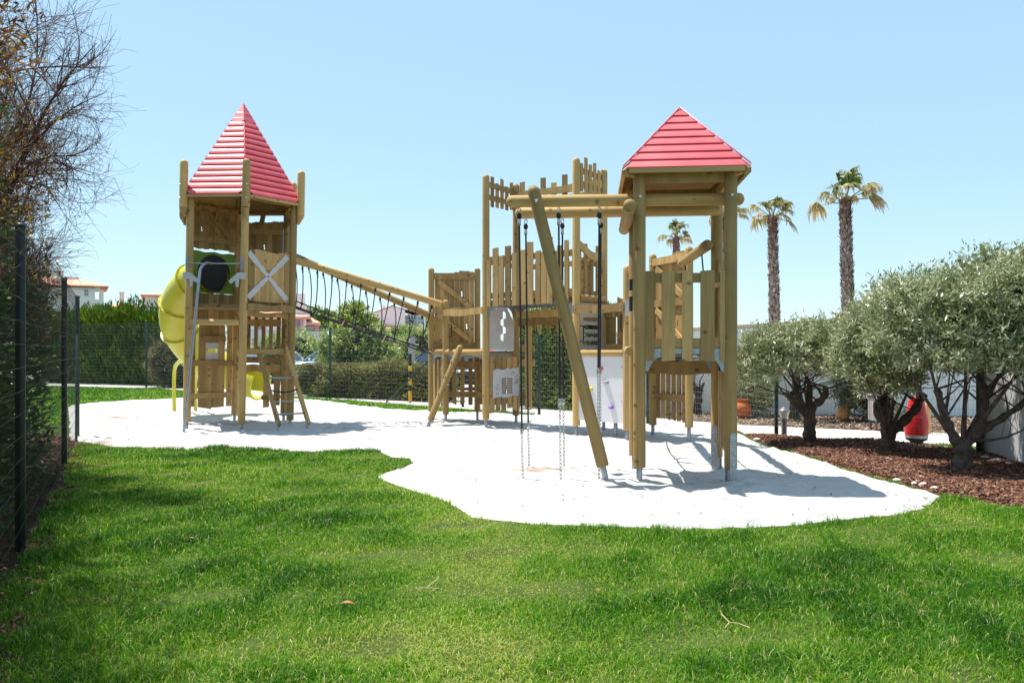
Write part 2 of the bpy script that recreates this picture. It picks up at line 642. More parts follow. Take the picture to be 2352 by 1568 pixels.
def clap_roof(parent, name, corners, ze, apex, courses, lap, cut, rounded, th=0.022, cap=0.0):
    """boarded pyramid roof: each course a board whose lower edge stands proud of the next"""
    n = len(corners)
    root = None
    for k in range(n):
        mb = MB()
        A = Vector((*corners[k], ze))
        B = Vector((*corners[(k + 1) % n], ze))
        ap = Vector(apex)
        mid = (A + B) / 2
        up = (ap - mid)
        H = up.length
        upn = up / H
        hu = (B - A).normalized()
        Lb = (B - A).length
        nrm = hu.cross(upn).normalized()
        hgt = H / (courses + cap)
        for i in range(courses):
            s0, s1 = i * hgt, (i + 1) * hgt + (0.012 if i < courses - 1 else 0)
            w0 = Lb / 2 * (1 - s0 / H)
            w1 = Lb / 2 * (1 - s1 / H)
            c0 = cut if i == 0 else 0.004
            if i == 0:
                w0 -= cut * 0.35
            prof = []
            if rounded:
                for q in range(7):
                    f = q / 6
                    prof.append((s0 + (s1 - s0) * f, lap * (1 - f) * 0.9 + 0.016 * math.sin(PI * f) + 0.004))
            else:
                prof = [(s0, lap), (s0 + 0.012, lap + 0.002), (s1, 0.006)]
            vs, fs, us = [], [], []
            ou = random.random() * 5
            rows = [(s0, -th * 0.5)] + prof
            for (s, o) in rows:
                f = (s - s0) / (s1 - s0)
                w = w0 + (w1 - w0) * f
                if i == 0 and cut and f < 0.75:
                    w -= cut * 0.5 * (1 - f / 0.75) ** 2
                for sg in (-1, 1):
                    vs.append(mid + upn * s + hu * (sg * w) + nrm * o)
            m = len(rows)
            for q in range(m - 1):
                fs.append((2 * q, 2 * q + 1, 2 * q + 3, 2 * q + 2))
                us.append([(ou, 0), (ou, 1), (ou + .1, 1), (ou + .1, 0)])
            b = 2 * (m - 1)
            # closing underside
            vs.append(mid + upn * s1 + hu * (-w1) - nrm * th * 0.5)
            vs.append(mid + upn * s1 + hu * w1 - nrm * th * 0.5)
            fs.append((1, 0, 2 * m, 2 * m + 1))
            us.append([(0, 0), (0, 1), (.1, 1), (.1, 0)])
            fs.append(tuple([2 * q for q in range(m)] + [2 * m]))
            us.append([(0, 0)] * (m + 1))
            fs.append(tuple([2 * m + 1] + [2 * q + 1 for q in range(m - 1, -1, -1)]))
            us.append([(0, 0)] * (m + 1))
            mb.add(vs, fs, us)
        pan = mb.build('roof_panel', M['red'], root or parent, smooth=0.9)
        if root is None:
            pan.name = name
            OFF[pan.name] = off_of(parent)
            root = pan
    # timber lining and rafters below the boards
    lb = MB()
    ap = Vector(apex) - Vector((0, 0, 0.06))
    for k in range(n):
        A = Vector((*corners[k], ze - 0.02))
        B = Vector((*corners[(k + 1) % n], ze - 0.02))
        for i in range(6):
            f0, f1 = i / 6, (i + 0.96) / 6
            q = [A.lerp(ap, f0), B.lerp(ap, f0), B.lerp(ap, f1), A.lerp(ap, f1)]
            q = [p - Vector((0, 0, 0.012)) for p in q]
            L_ = (B - A).length
            lb.add(q, [(0, 1, 2, 3)], [[(0, 0), (0, L_), (.15, L_), (.15, 0)]])
        lb.bar(A * 0.97 + ap * 0.03 - Vector((0, 0, 0.05)), ap - Vector((0, 0, 0.05)), 0.05, 0.09)
        lb.bar(A + (B - A) * 0.04, B + (A - B) * 0.04, 0.04, 0.05)
    lb.build('roof_timber', M['plank'], root)
    return root


# ------------------------------------------------------------- T1: tower with the pointed roof
C1 = Vector((-5.25, 15.58, 0))
t1 = thing('play_tower', 'tall six sided wooden play tower with steep pointed red roof, ladder and steel pole', 'play tower', C1,
           rot=(0, math.radians(1.0), 0))
h1 = hexagon(C1, 1.05, -68)          # F, R, RR, B, LL, L
F_, R_, RR_, B_, LL_, L_ = h1
for q in h1:
    post(t1, q, 0.16, 4.34, 0.068)
for i, a in enumerate([-68, -8, 52, 112, 172, 232]):
    ca = Vector((math.cos(math.radians(a)), math.sin(math.radians(a)), 0))
    p = C1 + ca * (1.05 + 0.14)
    mb = MB()
    mb.tube((p.x, p.y, 4.02), (p.x, p.y, 4.88), 0.072, dome1=1.0, n=16)
    mb.tube((p.x - ca.x * 0.05, p.y - ca.y * 0.05, 3.86), (p.x, p.y, 4.025), 0.025, 0.068, n=16)
    g = mb.build('gable_log', M['wood'], t1)
    bolts(g, [(p + ca * 0.068 + Vector((0, 0, 4.42)), ca), (p + ca * 0.068 + Vector((0, 0, 4.18)), ca)], 0.02)
ang = [-68, -8, 52, 112, 172, 232]
ec = hexagon(C1, 1.20, -68)
roof1 = clap_roof(t1, 'roof', ec, 4.25, (C1.x, C1.y, 6.14), 15, 0.034, 0.16, True, cap=1.0)
mb = MB()
capz = 5.80
fr = (6.17 - capz) / (6.14 - 4.25)
cc = hexagon(C1, 1.20 * fr + 0.03, -68)
vs = [Vector((*q, capz)) for q in cc] + [Vector((C1.x, C1.y, 6.20))]
inn = [Vector((C1.x + (q[0] - C1.x) * 0.9, C1.y + (q[1] - C1.y) * 0.9, capz - 0.002)) for q in cc]
mids = [Vector(((cc[i][0] + cc[(i + 1) % 6][0]) / 2, (cc[i][1] + cc[(i + 1) % 6][1]) / 2, capz - 0.05)) for i in range(6)]
for i in range(6):
    a, b = vs[i], vs[(i + 1) % 6]
    mb.add([a, mids[i] + (mids[i] - C1) * 0.03 * 0, b, vs[6]], [(0, 1, 2, 3)], [[(0, 0)] * 4])
mb.build('roof_cap', M['red'], roof1, smooth=0.2)
mb = MB()
for i in range(6):
    a = Vector((*ec[i], 4.27))
    ap = Vector((C1.x, C1.y, 6.16))
    o = (a - C1).normalized() * 0.012
    o.z = 0.012
    mb.tube(a.lerp(ap, 0.12) + o, a.lerp(ap, 0.82) + o, 0.012, n=6)
mb.build('ridge_strip', M['red'], roof1)

sides1 = {}
names = ['FR', 'RRR', 'RB', 'BLL', 'LLL', 'LF']
for i, nm in enumerate(names):
    sides1[nm] = Side(h1[i], h1[(i + 1) % 6])
mb = MB()
for nm_, sd in sides1.items():                       # ring beams under the eaves
    rail(mb, sd, 0.05, sd.L - 0.05, 4.24, 0.08, -0.06, 0.04)
    if nm_ in ('FR', 'LF'):
        continue
    wavy(mb, sd, 0.05, sd.L - 0.05, 3.97, 0.13, -0.03, 0.03, 0.008, 1.5)
    mb.bar(sd.pt(sd.L * .5, -0.05, 4.0), sd.pt(sd.L * 0.44, -0.05, 4.28), 0.04, 0.09, sd.u)
mb.build('ring_beam', M['plank'], t1)
poly = [C1 + (Vector((*q, 0)) - C1) * 0.93 for q in h1]
for nm, z in (('deck', 2.24), ('lower_deck', 1.40)):
    mb = MB()
    pp = poly if nm == 'deck' else [poly[0], poly[1], poly[2], C1 + Vector((-0.1, 0.3, 0))]
    mb.prism([(p.x, p.y) for p in pp], lambda u, o, zz, z=z: Vector((u, zz, z + o)), 0.06)
    mb.build(nm, M['plank'], t1)
# back panels
sd = sides1['BLL']
mb = MB()
planks(mb, sd, 0.08, sd.L - 0.08, 8, 0.003, 3.44, 4.33, -0.02, 0.028, 0.02, slots=[(0.36, 3.96, 0.022, 0.05), (0.76, 3.82, 0.022, 0.05)])
brace(mb, sd, 0.16, 3.66, 0.80, 4.25, 0.09, -0.055)
rail(mb, sd, 0.08, sd.L - 0.08, 3.62, 0.11, -0.055)
rail(mb, sd, 0.08, sd.L - 0.08, 4.22, 0.10, -0.055)
mb.build('upper_wall_panel', M['plank'], t1)
hp = [(sd.L / 2 + 0.36 * math.cos(2 * PI * i / 28), 2.98 + 0.36 * math.sin(2 * PI * i / 28)) for i in range(28)]
mb = MB()
N = 14
topl = [(0.07 + (sd.L - 0.14) * i / N, 3.385 + 0.012 * math.sin(i * 1.1)) for i in range(N + 1)]
mb.prism([(0.07, 2.58), (sd.L - 0.07, 2.58)] + topl[::-1], sd.frame(-0.01), 0.02, holes=[hp])
mb.build('slide_entry_panel', M['lime'], t1)
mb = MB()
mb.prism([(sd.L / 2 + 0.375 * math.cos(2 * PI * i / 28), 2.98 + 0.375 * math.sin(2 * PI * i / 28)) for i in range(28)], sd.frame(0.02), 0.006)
mb.build('entry_shade_disc', M['black'], t1)  # black disc added to stand in for the shade inside the tube
mb = MB()
planks(mb, sd, 0.08, sd.L - 0.08, 8, 0.003, 1.96, 2.575, -0.02, 0.028, 0.01)
mb.build('wall_panel', M['plank'], t1)
mb = MB()                                          # shop front with the arched window, ground level
wz0, wz1 = 1.26, 1.60
win = [(0.42, wz0), (0.66, wz0), (0.68, 1.42)] + [(0.54 + 0.14 * math.cos(a), 1.45 + 0.13 * math.sin(a)) for a in (0.5, 1.1, 1.57, 2.05, 2.65)] + [(0.40, 1.42)]
for a, b in ((0.26, 0.40), (0.68, 0.82)):
    plank(mb, sd, a, b, 0.32, 1.96, -0.02, 0.028, 0.02)
for a, b in ((0.403, 0.54), (0.543, 0.677)):
    plank(mb, sd, a, b, 0.30, wz0, -0.02, 0.028, 0.02)
    plank(mb, sd, a, b, 1.60, 1.96, -0.02, 0.028, 0.0)
plank(mb, sd, 0.09, 0.20, 0.34, 1.96, -0.02, 0.028, 0.02)
plank(mb, sd, 0.90, 1.0, 0.36, 1.96, -0.02, 0.028, 0.02)
for z in (0.56, 1.20):
    rail(mb, sd, 0.08, sd.L - 0.06, z, 0.11, -0.055)
rail(mb, sd, 0.26, 0.82, 1.68, 0.11, -0.055)
mb.build('window_panel', M['plank'], t1)
mb = MB()
mb.prism([(0.38, 1.22), (0.70, 1.22), (0.70, 1.62), (0.38, 1.62)], sd.frame(-0.014), 0.012,
         holes=[[(0.42, 1.40), (0.66, 1.40), (0.66, 1.48), (0.42, 1.48)]])
mb.build('window_board', M['white'], t1)
sd = sides1['RB']
mb = MB()
planks(mb, sd, 0.08, sd.L - 0.08, 8, 0.003, 2.34, 4.05, -0.02, 0.028, 0.02, slots=[(0.42, 3.55, 0.022, 0.06), (0.80, 3.0, 0.022, 0.05)])
brace(mb, sd, 0.16, 2.6, 0.86, 3.7, 0.09, -0.055)
rail(mb, sd, 0.08, sd.L - 0.08, 3.85, 0.11, -0.055)
mb.build('wall_panel', M['plank'], t1)
mb = MB()
planks(mb, sd, 0.10, sd.L - 0.08, 6, 0.085, 1.42, 2.16, -0.02, 0.028, 0.02)
rail(mb, sd, 0.08, sd.L - 0.06, 2.02, 0.14, -0.055)
rail(mb, sd, 0.08, sd.L - 0.06, 1.27, 0.12, -0.055)
mb.build('railing', M['plank'], t1)
mb = MB()
planks(mb, sd, 0.09, 0.44, 2, 0.10, 0.34, 1.16, -0.02, 0.028, 0.03)
wavy(mb, sd, 0.08, sd.L - 0.06, 1.1, 0.14, -0.055, 0.035, 0.015)
rail(mb, sd, 0.08, 0.46, 0.52, 0.10, -0.055)
mb.build('railing', M['plank'], t1)
# front-right side: panel with the white cross
sd = sides1['FR']
mb = MB()
planks(mb, sd, 0.085, sd.L - 0.075, 7, 0.003, 2.36, 3.29, -0.02, 0.03, 0.0, top=lambda i: 0.02 * math.sin(i * 1.3))
mb.build('cross_panel', M['plank'], t1)


def scallop(mb, sd, u0, z0, u1, z1, h, off, th):
    """arm of the white cross with a stepped outline"""
    d = Vector((u1 - u0, z1 - z0))
    ln = d.length
    d.normalize()
    nq = Vector((-d.y, d.x))
    st = [(0, .5), (.5, .5), (.55, .36), (.62, .36), (.66, .46), (.76, .46), (.8, .34), (.88, .34), (1, .3)]
    up = [(u0 + d.x * ln * f + nq.x * h * w, z0 + d.y * ln * f + nq.y * h * w) for f, w in st]
    dn = [(u0 + d.x * ln * f - nq.x * h * w, z0 + d.y * ln * f - nq.y * h * w) for f, w in st]
    mb.prism(dn + up[::-1], sd.frame(off), th)


mb = MB()
uc, zc = sd.L / 2 - 0.03, 2.83
for su, sz in ((-1, -1), (-1, 1), (1, -1), (1, 1)):
    scallop(mb, sd, uc + su * 0.42, zc + sz * 0.41, uc + su * 0.012, zc + sz * 0.012, 0.105, 0.012, 0.014)
mb.build('white_cross', M['white'], t1)
mb = MB()
wavy(mb, sd, 0.02, sd.L - 0.02, 2.25, 0.125, 0.055, 0.035, 0.014, 1.6)
wavy(mb, sd, 0.06, sd.L - 0.04, 2.13, 0.09, -0.05, 0.035, 0.014, 1.6)
mb.build('edge_board', M['plank'], t1)
bolts(t1, [(sd.pt(0.06, 0.09, 2.28), sd.n), (sd.pt(sd.L - 0.06, 0.09, 2.28), sd.n), (sd.pt(sd.L - 0.06, 0.09, 2.21), sd.n), (sd.pt(0.06, 0.09, 2.21), sd.n)], 0.012)
mb = MB()
mb.tube(sd.pt(0.04, 0.0, 1.46), sd.pt(sd.L - 0.04, 0.0, 1.46), 0.055, n=14)
mb.build('deck_log', M['wood'], t1)
# front-left side
sd = sides1['LF']
mb = MB()
mb.tube(sd.pt(0.05, 0.02, 1.97), sd.pt(sd.L - 0.05, 0.02, 1.97), 0.055, n=14)
mb.build('deck_log', M['wood'], t1)
ptop = at(483, 604, 14.63)
pb = gp(422, 999)
pole_dir = (Vector((pb.x, pb.y, 0)) - Vector((ptop.x, ptop.y, 0)))
mb = MB()
mb.tube(sd.pt(0.02, 0.09, 3.02), sd.pt(sd.L - 0.02, 0.09, 3.02), 0.013, n=10)
for u in (0.0, sd.L):
    mb.bar(sd.pt(u, 0.085, 2.90), sd.pt(u, 0.085, 3.14), 0.05, 0.012, sd.n)
crs = mb.build('cross_bar', M['galv'], t1)
st = sd.pt(sd.L * 0.46, 0.09, 3.02)
pts = [st, st + sd.n * 0.12 + Vector((-0.03, 0, 0.0)), st + sd.n * 0.2 + Vector((-0.05, 0, -0.04)), st + sd.n * 0.26 + Vector((-0.075, 0, -0.13))]
e = Vector((pb.x - 0.01, pb.y, -0.06))
for f in (0.15, 0.35, 0.6, 0.8, 1.0):
    pts.append(pts[3].lerp(e, f))
mb = MB()
mb.path(pts, 0.024, 12)
mb.build('slide_pole', M['galv'], t1)
for u, sg in ((0.02, 1), (sd.L - 0.02, -1)):
    mb = MB()
    shp = [(-0.09, 2.86), (0.05, 2.86), (0.23, 2.71), (0.19, 2.66), (0.10, 2.72), (0.085, 2.60), (0.045, 2.60), (0.03, 2.74), (-0.09, 2.74)]
    q = [(u + sg * a, b) for a, b in shp]
    if sg < 0:
        q = q[::-1]
    mb.prism(q, sd.frame(0.075), 0.016)
    mb.build('hand_grip_board', M['white'], t1)
# left side
sd = sides1['LLL']
mb = MB()
planks(mb, sd, 0.08, sd.L - 0.08, 8, 0.003, 2.3, 3.3, -0.02, 0.028, 0.02)
mb.build('wall_panel', M['plank'], t1)
# right side above the bridge mouth
for sdn, u in (('RRR', 0.07), ('RRR', 0.98)):
    sd = sides1[sdn]
    handle(t1, sd.pt(u, -0.06, 2.75), -sd.n)
handle(t1, sides1['FR'].pt(0.09, -0.03, 1.72), sides1['FR'].u)
handle(t1, sides1['FR'].pt(sides1['FR'].L - 0.09, -0.03, 1.72), -sides1['FR'].u)
# ladder
mb = MB()
tl, tr = at(588, 797, 14.95), at(653.5, 797, 15.3)
bl, br = at(640.5, 975, 14.28), at(709, 970, 14.72)
lad = []
for a, b in ((tl, bl), (tr, br)):
    mb.bar(a, b, 0.055, 0.105, (0.5, -0.8, 0.3))
ldr = mb.build('ladder', M['plank'], t1)
mb = MB()
for a, b in ((tl, bl), (tr, br)):
    mb = MB()
    mb.tube(b + Vector((-0.03, 0.0, 0.1)), Vector((b.x - 0.03, b.y, -0.1)), 0.022, n=8)
    mb.build('ladder_foot', M['galv'], ldr)
for f in (0.40, 0.86):
    mb = MB()
    mb.tube(tl.lerp(bl, f), tr.lerp(br, f), 0.016, n=8)
    mb.build('rung', M['galv'], ldr)
a, b = tl.lerp(bl, 0.55), tr.lerp(br, 0.55)
mb = MB()
mb.path([a.lerp(b, i / 8) - Vector((0, 0, 0.05 * math.sin(PI * i / 8))) for i in range(9)], 0.013, 8)
mb.build('rope_rung', M['rope'], ldr)
a, b = tl.lerp(bl, 0.70), tr.lerp(br, 0.70)


def chain(mb, a, b, link=0.045, r=0.0045, w=0.011):
    a, b = Vector(a), Vector(b)
    d = b - a
    n = max(2, int(d.length / (link * 0.74)))
    d.normalize()
    s1 = d.orthogonal().normalized()
    s2 = d.cross(s1)
    for i in range(n):
        c = a + (b - a) * ((i + 0.5) / n)
        s = s1 if i % 2 else s2
        pts = []
        for k in range(9):
            t = 2 * PI * k / 8
            pts.append(c + d * (link * 0.5 * math.cos(t)) + s * (w * math.sin(t)))
        mb.path(pts, r, 4, caps=False)


mb = MB()
chain(mb, a, b)
mb.build('chain_rung', M['chain'], ldr)

# ------------------------------------------------------------- tube slide
spts = [(-5.93, 16.10, 2.98), (-6.36, 16.42, 2.86), (-6.78, 16.74, 2.55), (-7.02, 17.1, 2.1), (-6.99, 17.5, 1.66), (-6.75, 17.84, 1.29),
        (-6.36, 18.0, 1.02), (-5.95, 17.98, 0.85), (-5.52, 17.86, 0.74)]


def catmull(P, k=8):
    P = [Vector(p) for p in P]
    out = []
    for i in range(len(P) - 1):
        p0 = P[i - 1] if i else P[0] * 2 - P[1]
        p1, p2 = P[i], P[i + 1]
        p3 = P[i + 2] if i + 2 < len(P) else P[-1] * 2 - P[-2]
        for j in range(k):
            t = j / k
            out.append(0.5 * ((2 * p1) + (p2 - p0) * t + (2 * p0 - 5 * p1 + 4 * p2 - p3) * t * t + (3 * p1 - p0 - 3 * p2 + p3) * t ** 3))
    out.append(P[-1])
    return out


sl = thing('tube_slide', 'yellow plastic tube slide curling down behind the pointed roof tower', 'slide', (-6.9, 17.2, 0))
cp = catmull(spts)
nn = len(cp)


def frames(cp):
    out = []
    for i in range(len(cp)):
        t = (cp[min(i + 1, len(cp) - 1)] - cp[max(i - 1, 0)]).normalized()
        a = t.cross(Vector((0, 0, 1))).normalized()
        b = a.cross(t).normalized()
        out.append((t, a, b))
    return out


fr = frames(cp)
Rt = 0.37


def tube_open(cp, fr, r, i0, i1, a0, a1, n, th=0.012):
    """shell of the slide between angles a0..a1 (0 = up)"""
    mb = MB()
    full = abs(a1 - a0) > 359
    for rr, flip in ((r, False), (r - th, True)):
        vs, fs, us = [], [], []
        m = n if full else n + 1
        for i in range(i0, i1 + 1):
            t, a, b = fr[i]
            for k in range(m):
                q = math.radians(a0 + (a1 - a0) * k / n)
                vs.append(cp[i] + b * (rr * math.cos(q)) + a * (rr * math.sin(q)))
        for i in range(i1 - i0):
            for k in range(n):
                k2 = (k + 1) % m
                f = (i * m + k, i * m + k2, (i + 1) * m + k2, (i + 1) * m + k)
                fs.append(f[::-1] if flip else f)
                us.append([(0, 0)] * 4)
        mb.add(vs, fs, us)
    return mb


cutoff = nn - 17
tube_open(cp, fr, Rt, 0, cutoff, 0, 360, 28).build('tube', M['yellow'], sl, smooth=1.2)
tube_open(cp, fr, Rt, cutoff, nn - 1, 62, 298, 22).build('chute', M['yellow'], sl, smooth=1.2)


def flange(i, a0=0, a1=360, r0=Rt - 0.005, r1=Rt + 0.05, w=0.035):
    t, a, b = fr[i]
    mb = MB()
    n = 28
    m = n + 1
    rs = []
    for rr, o in ((r0, -w / 2), (r1, -w / 2), (r1, w / 2), (r0, w / 2)):
        rs.append([cp[i] + t * o + b * (rr * math.cos(math.radians(a0 + (a1 - a0) * k / n))) + a * (rr * math.sin(math.radians(a0 + (a1 - a0) * k / n))) for k in range(m)])
    vs = [q for r in rs for q in r]
    fs, us = [], []
    for j in range(4):
        j2 = (j + 1) % 4
        for k in range(n):
            fs.append((j * m + k, j * m + k + 1, j2 * m + k + 1, j2 * m + k))
            us.append([(0, 0)] * 4)
    mb.add(vs, fs, us)
    o = mb.build('flange', M['yellow'], sl, smooth=0.5)
    for k in range(14):
        bb = MB()
        q = math.radians(a0 + (a1 - a0) * k / 14)
        c = cp[i] + b * ((Rt + 0.028) * math.cos(q)) + a * ((Rt + 0.028) * math.sin(q))
        bb.tube(c - t * 0.03, c + t * 0.03, 0.011, n=6)
        bb.build('bolt', M['bolt'], o)


for i in (9, 19, 28, 37, cutoff):
    flange(i)
t, a, b = fr[-1]
mb = MB()
mb.path([cp[-1] + b * ((Rt - 0.005) * math.cos(math.radians(q))) + a * ((Rt - 0.005) * math.sin(math.radians(q))) for q in range(62, 300, 8)], 0.026, 8)
mb.build('chute_rim', M['yellow'], sl)
for (bx, by, tx, ty, tz) in ((-7.82, 18.85, -6.98, 17.6, 1.22), (-7.32, 18.82, -6.75, 17.95, 0.98)):
    mb = MB()
    if abs(bx - tx) > 0.3:
        pts = catmull([(tx, ty, tz - 0.03), (tx * .7 + bx * .3, ty * .7 + by * .3, tz + 0.02), (tx * .25 + bx * .75, ty * .25 + by * .75, tz - 0.05), (bx, by, tz - 0.3), (bx, by, -0.1)], 5)
    else:
        pts = [(bx, by, -0.1), (tx, ty, tz)]
    mb.path(pts, 0.042, 12)
    mb.build('support_leg', M['yellow'], sl)

# ------------------------------------------------------------- T2: castle tower + low platform
P1, P2, P3, P4 = (-0.48, 15.0), (1.085, 13.75), (1.64, 14.55), (0.08, 15.85)
Q1, Q2, Q3 = (-1.31, 16.1), (-0.71, 16.7), (-1.66, 16.75)
t2 = thing('castle_tower', 'wooden castle play tower with open plank battlements on four tall log posts', 'play tower', (0.0, 15.3, 0))
for q, zt in ((P1, 4.70), (P2, 4.72), (P3, 4.70), (P4, 4.70)):
    post(t2, q, 0.20, zt, 0.066)
for q, zt in ((Q1, 2.46), (Q2, 3.15), (Q3, 3.16)):
    post(t2, q, 0.20, zt, 0.062)
s12, s23, s34, s41 = Side(P1, P2), Side(P2, P3), Side(P3, P4), Side(P4, P1)


def crown(sd, n, zz, rails_in=True, u0=0.06, skip=()):
    mb = MB()
    w = 0.085
    for i in range(n):
        if i in skip:
            continue
        u = u0 + (sd.L - 2 * u0 - w) * i / (n - 1)
        dz = zz[i % len(zz)]
        plank(mb, sd, u, u + w, 4.17 + random.uniform(-.03, .03), 4.66 + dz, 0.03, 0.024, 0.012)
    for z in (4.30, 4.53):
        rail(mb, sd, 0.04, sd.L - 0.04, z, 0.095, -0.01, 0.036)
    return mb.build('battlement', M['plank'], t2)


crown(s41, 6, [0.05, -.06, .06, -.04, .05, -.05])
crown(s23, 6, [-.03, .09, 0.0, .07, -.04, 0.0])
# rear one: heavy wavy rail inside with plank tops showing above
mb = MB()
for i in range(8):
    u = 0.07 + (s34.L - 0.25) * i / 7
    plank(mb, s34, u, u + 0.115, 4.22, 4.62 + 0.12 * (i % 2) * 1.0 + random.uniform(-.01, .01), 0.03, 0.024, 0.012)
wavy(mb, s34, 0.04, s34.L - 0.04, 4.46, 0.13, -0.02, 0.04, 0.012, 1.5)
rail(mb, s34, 0.04, s34.L - 0.04, 4.30, 0.08, -0.02, 0.036)
mb.build('battlement', M['plank'], t2)
bolts(t2, [(Vector((P4[0] + 0.05, P4[1] - 0.07, 4.50)), (0.3, -1, 0)), (Vector((P4[0] - 0.06, P4[1] - 0.07, 4.52)), (-0.3, -1, 0))], 0.018)
# front railing of the high deck
mb = MB()
tops = [3.12, 3.32, 3.17, 3.34, 3.20, 3.22, 3.24, 3.37, 3.20, 3.14, 3.42, 3.26, 3.33]
wid = [.09, .125, .10, .125, .10, .085, .11, .125, .10, .11, .11, .10, .08]
us_ = [0.07, 0.21, 0.36, 0.50, 0.66, 0.765, 0.86, 1.00, 1.19, 1.31, 1.43, 1.65, 1.80]
for u, w, tp in zip(us_, wid, tops):
    plank(mb, s12, u, u + w, 2.27 + random.uniform(-.015, .015), tp, 0.035, 0.028, 0.008)
for z in (3.12, 2.46):
    rail(mb, s12, 0.04, s12.L - 0.04, z, 0.11, -0.005, 0.036)
mb.build('railing', M['plank'], t2)
mb = MB()                                                        # right side railing
for i in range(4):
    u = 0.08 + 0.215 * i
    plank(mb, s23, u, u + 0.10, 2.42, 3.18 + 0.12 * (i % 2), -0.03, 0.026, 0.01)
N = 14
topw = [(0.02 + (s23.L - 0.04) * i / N, 3.28 + 0.05 * math.sin(i / N * 6 + 1.4) - 0.10 * i / N) for i in range(N + 1)]
botw = [(u, z - 0.14) for u, z in topw]
mb.prism(botw + topw[::-1], s23.frame(0.0), 0.034)
rail(mb, s23, 0.05, s23.L - 0.05, 2.98, 0.07, -0.06)
rail(mb, s23, 0.05, s23.L - 0.05, 2.46, 0.09, -0.06)
mb.build('railing', M['plank'], t2)
mb = MB()                                                        # rear railing
for i in range(11):
    u = 0.10 + (s34.L - 0.3) * i / 10
    plank(mb, s34, u, u + 0.10, 2.28, 3.16 + 0.08 * (i % 2), 0.03, 0.026, 0.01)
for z in (3.06, 2.46):
    rail(mb, s34, 0.04, s34.L - 0.04, z, 0.10, -0.005, 0.036)
mb.build('railing', M['plank'], t2)
mb = MB()                                                        # side towards the low platform: one rail only
rail(mb, s41, 0.04, s41.L - 0.04, 3.1, 0.10, 0.0, 0.036)
mb.build('rail', M['plank'], t2)


def deck(parent, name, pts, z, th=0.05, inset=0.05):
    c = sum((Vector(p) for p in pts), Vector((0, 0))) / len(pts)
    q = [(p[0] + (c.x - p[0]) * inset, p[1] + (c.y - p[1]) * inset) for p in pts]
    mb = MB()
    mb.prism(q, lambda u, o, zz: Vector((u, zz, z + o)), th)
    d = mb.build(name, M['plank'], parent)
    sb = MB()
    for i in range(len(q)):
        a, b = Vector((*q[i], z - 0.03)), Vector((*q[(i + 1) % len(q)], z - 0.03))
        sb.bar(a.lerp(b, 0.03), b.lerp(a, 0.03), 0.04, 0.06)
    sb.build('deck_frame', M['galv'], d)
    return d


deck(t2, 'deck', [P1, P2, P3, P4], 2.33)
deck(t2, 'lower_deck', [Q1, P1, P4, Q2, Q3], 1.40)
for pc, sds in ((P1, (s12.u, -s41.u)), (P2, (-s12.u, s23.u)), (P4, (s41.u, -s34.u)), (P3, (s34.u, -s23.u))):
    for d in sds:
        bracket(t2, Vector((pc[0], pc[1], 2.28)) + d * 0.055, d, 0.22, 0.008, 0.25)
mb = MB()
wavy(mb, s34, 0.05, s34.L - 0.05, 2.16, 0.13, -0.05, 0.04, 0.008, 2)
wavy(mb, s34, 0.05, s34.L - 0.05, 2.01, 0.14, -0.01, 0.04, 0.008, 2)
for i in range(5):
    u = 0.5 + 0.22 * i
    mb.prism([(u, 1.95), (u + 0.05, 1.76 + 0.05 * (i % 2)), (u + 0.11, 1.84), (u + 0.11, 1.95)], s34.frame(-0.03), 0.026)
mb.build('cross_beam', M['plank'], t2)
# white boards between P4 and P1
sd = s41
mb = MB()
w_out = [(0.10, 1.48), (sd.L - 0.06, 1.48), (sd.L - 0.06, 2.06), (sd.L - 0.26, 2.29), (0.36, 2.29), (0.10, 1.98)]
cx = sd.L * 0.46
lft, rgt = [], []
for i in range(25):
    z = 1.64 + 0.56 * i / 24
    wv = math.sin(i / 24 * 4 * PI)
    lft.append((cx - 0.022 - (0.075 if wv < -0.35 else 0), z))
    rgt.append((cx + 0.022 + (0.075 if wv > 0.35 else 0), z))
mb.prism(w_out, sd.frame(-0.02), 0.018, holes=[lft + rgt[::-1]])
mb.build('puzzle_board', M['white'], t2)
mb = MB()
x0, x1, z0, z1 = 0.085, sd.L - 0.075, 0.57, 1.10
jag = [(x0, z0 + .01), (x0 + .2, z0 + .03), (x0 + .34, z0 + .005), (x0 + .5, z0), (x0 + .62, z0 + .03), (x1, z0 + .015), (x1, z1), (x1 - .2, z1 + .02), (x1 - .3, z1 - .012),
       (x1 - .48, z1 + .03), (x1 - .6, z1 + .012), (x0, z1 + .035)]
holes = []
gu0, gu1 = sd.L * 0.30, sd.L * 0.66
for i in range(7):
    zz = 0.655 + 0.043 * i
    holes.append([(gu0, zz), (gu1, zz), (gu1, zz + 0.026), (gu0, zz + 0.026)])


def oval(u, z, a, b, n=8):
    return [(u + a * math.cos(2 * PI * i / n), z + b * math.sin(2 * PI * i / n)) for i in range(n)]


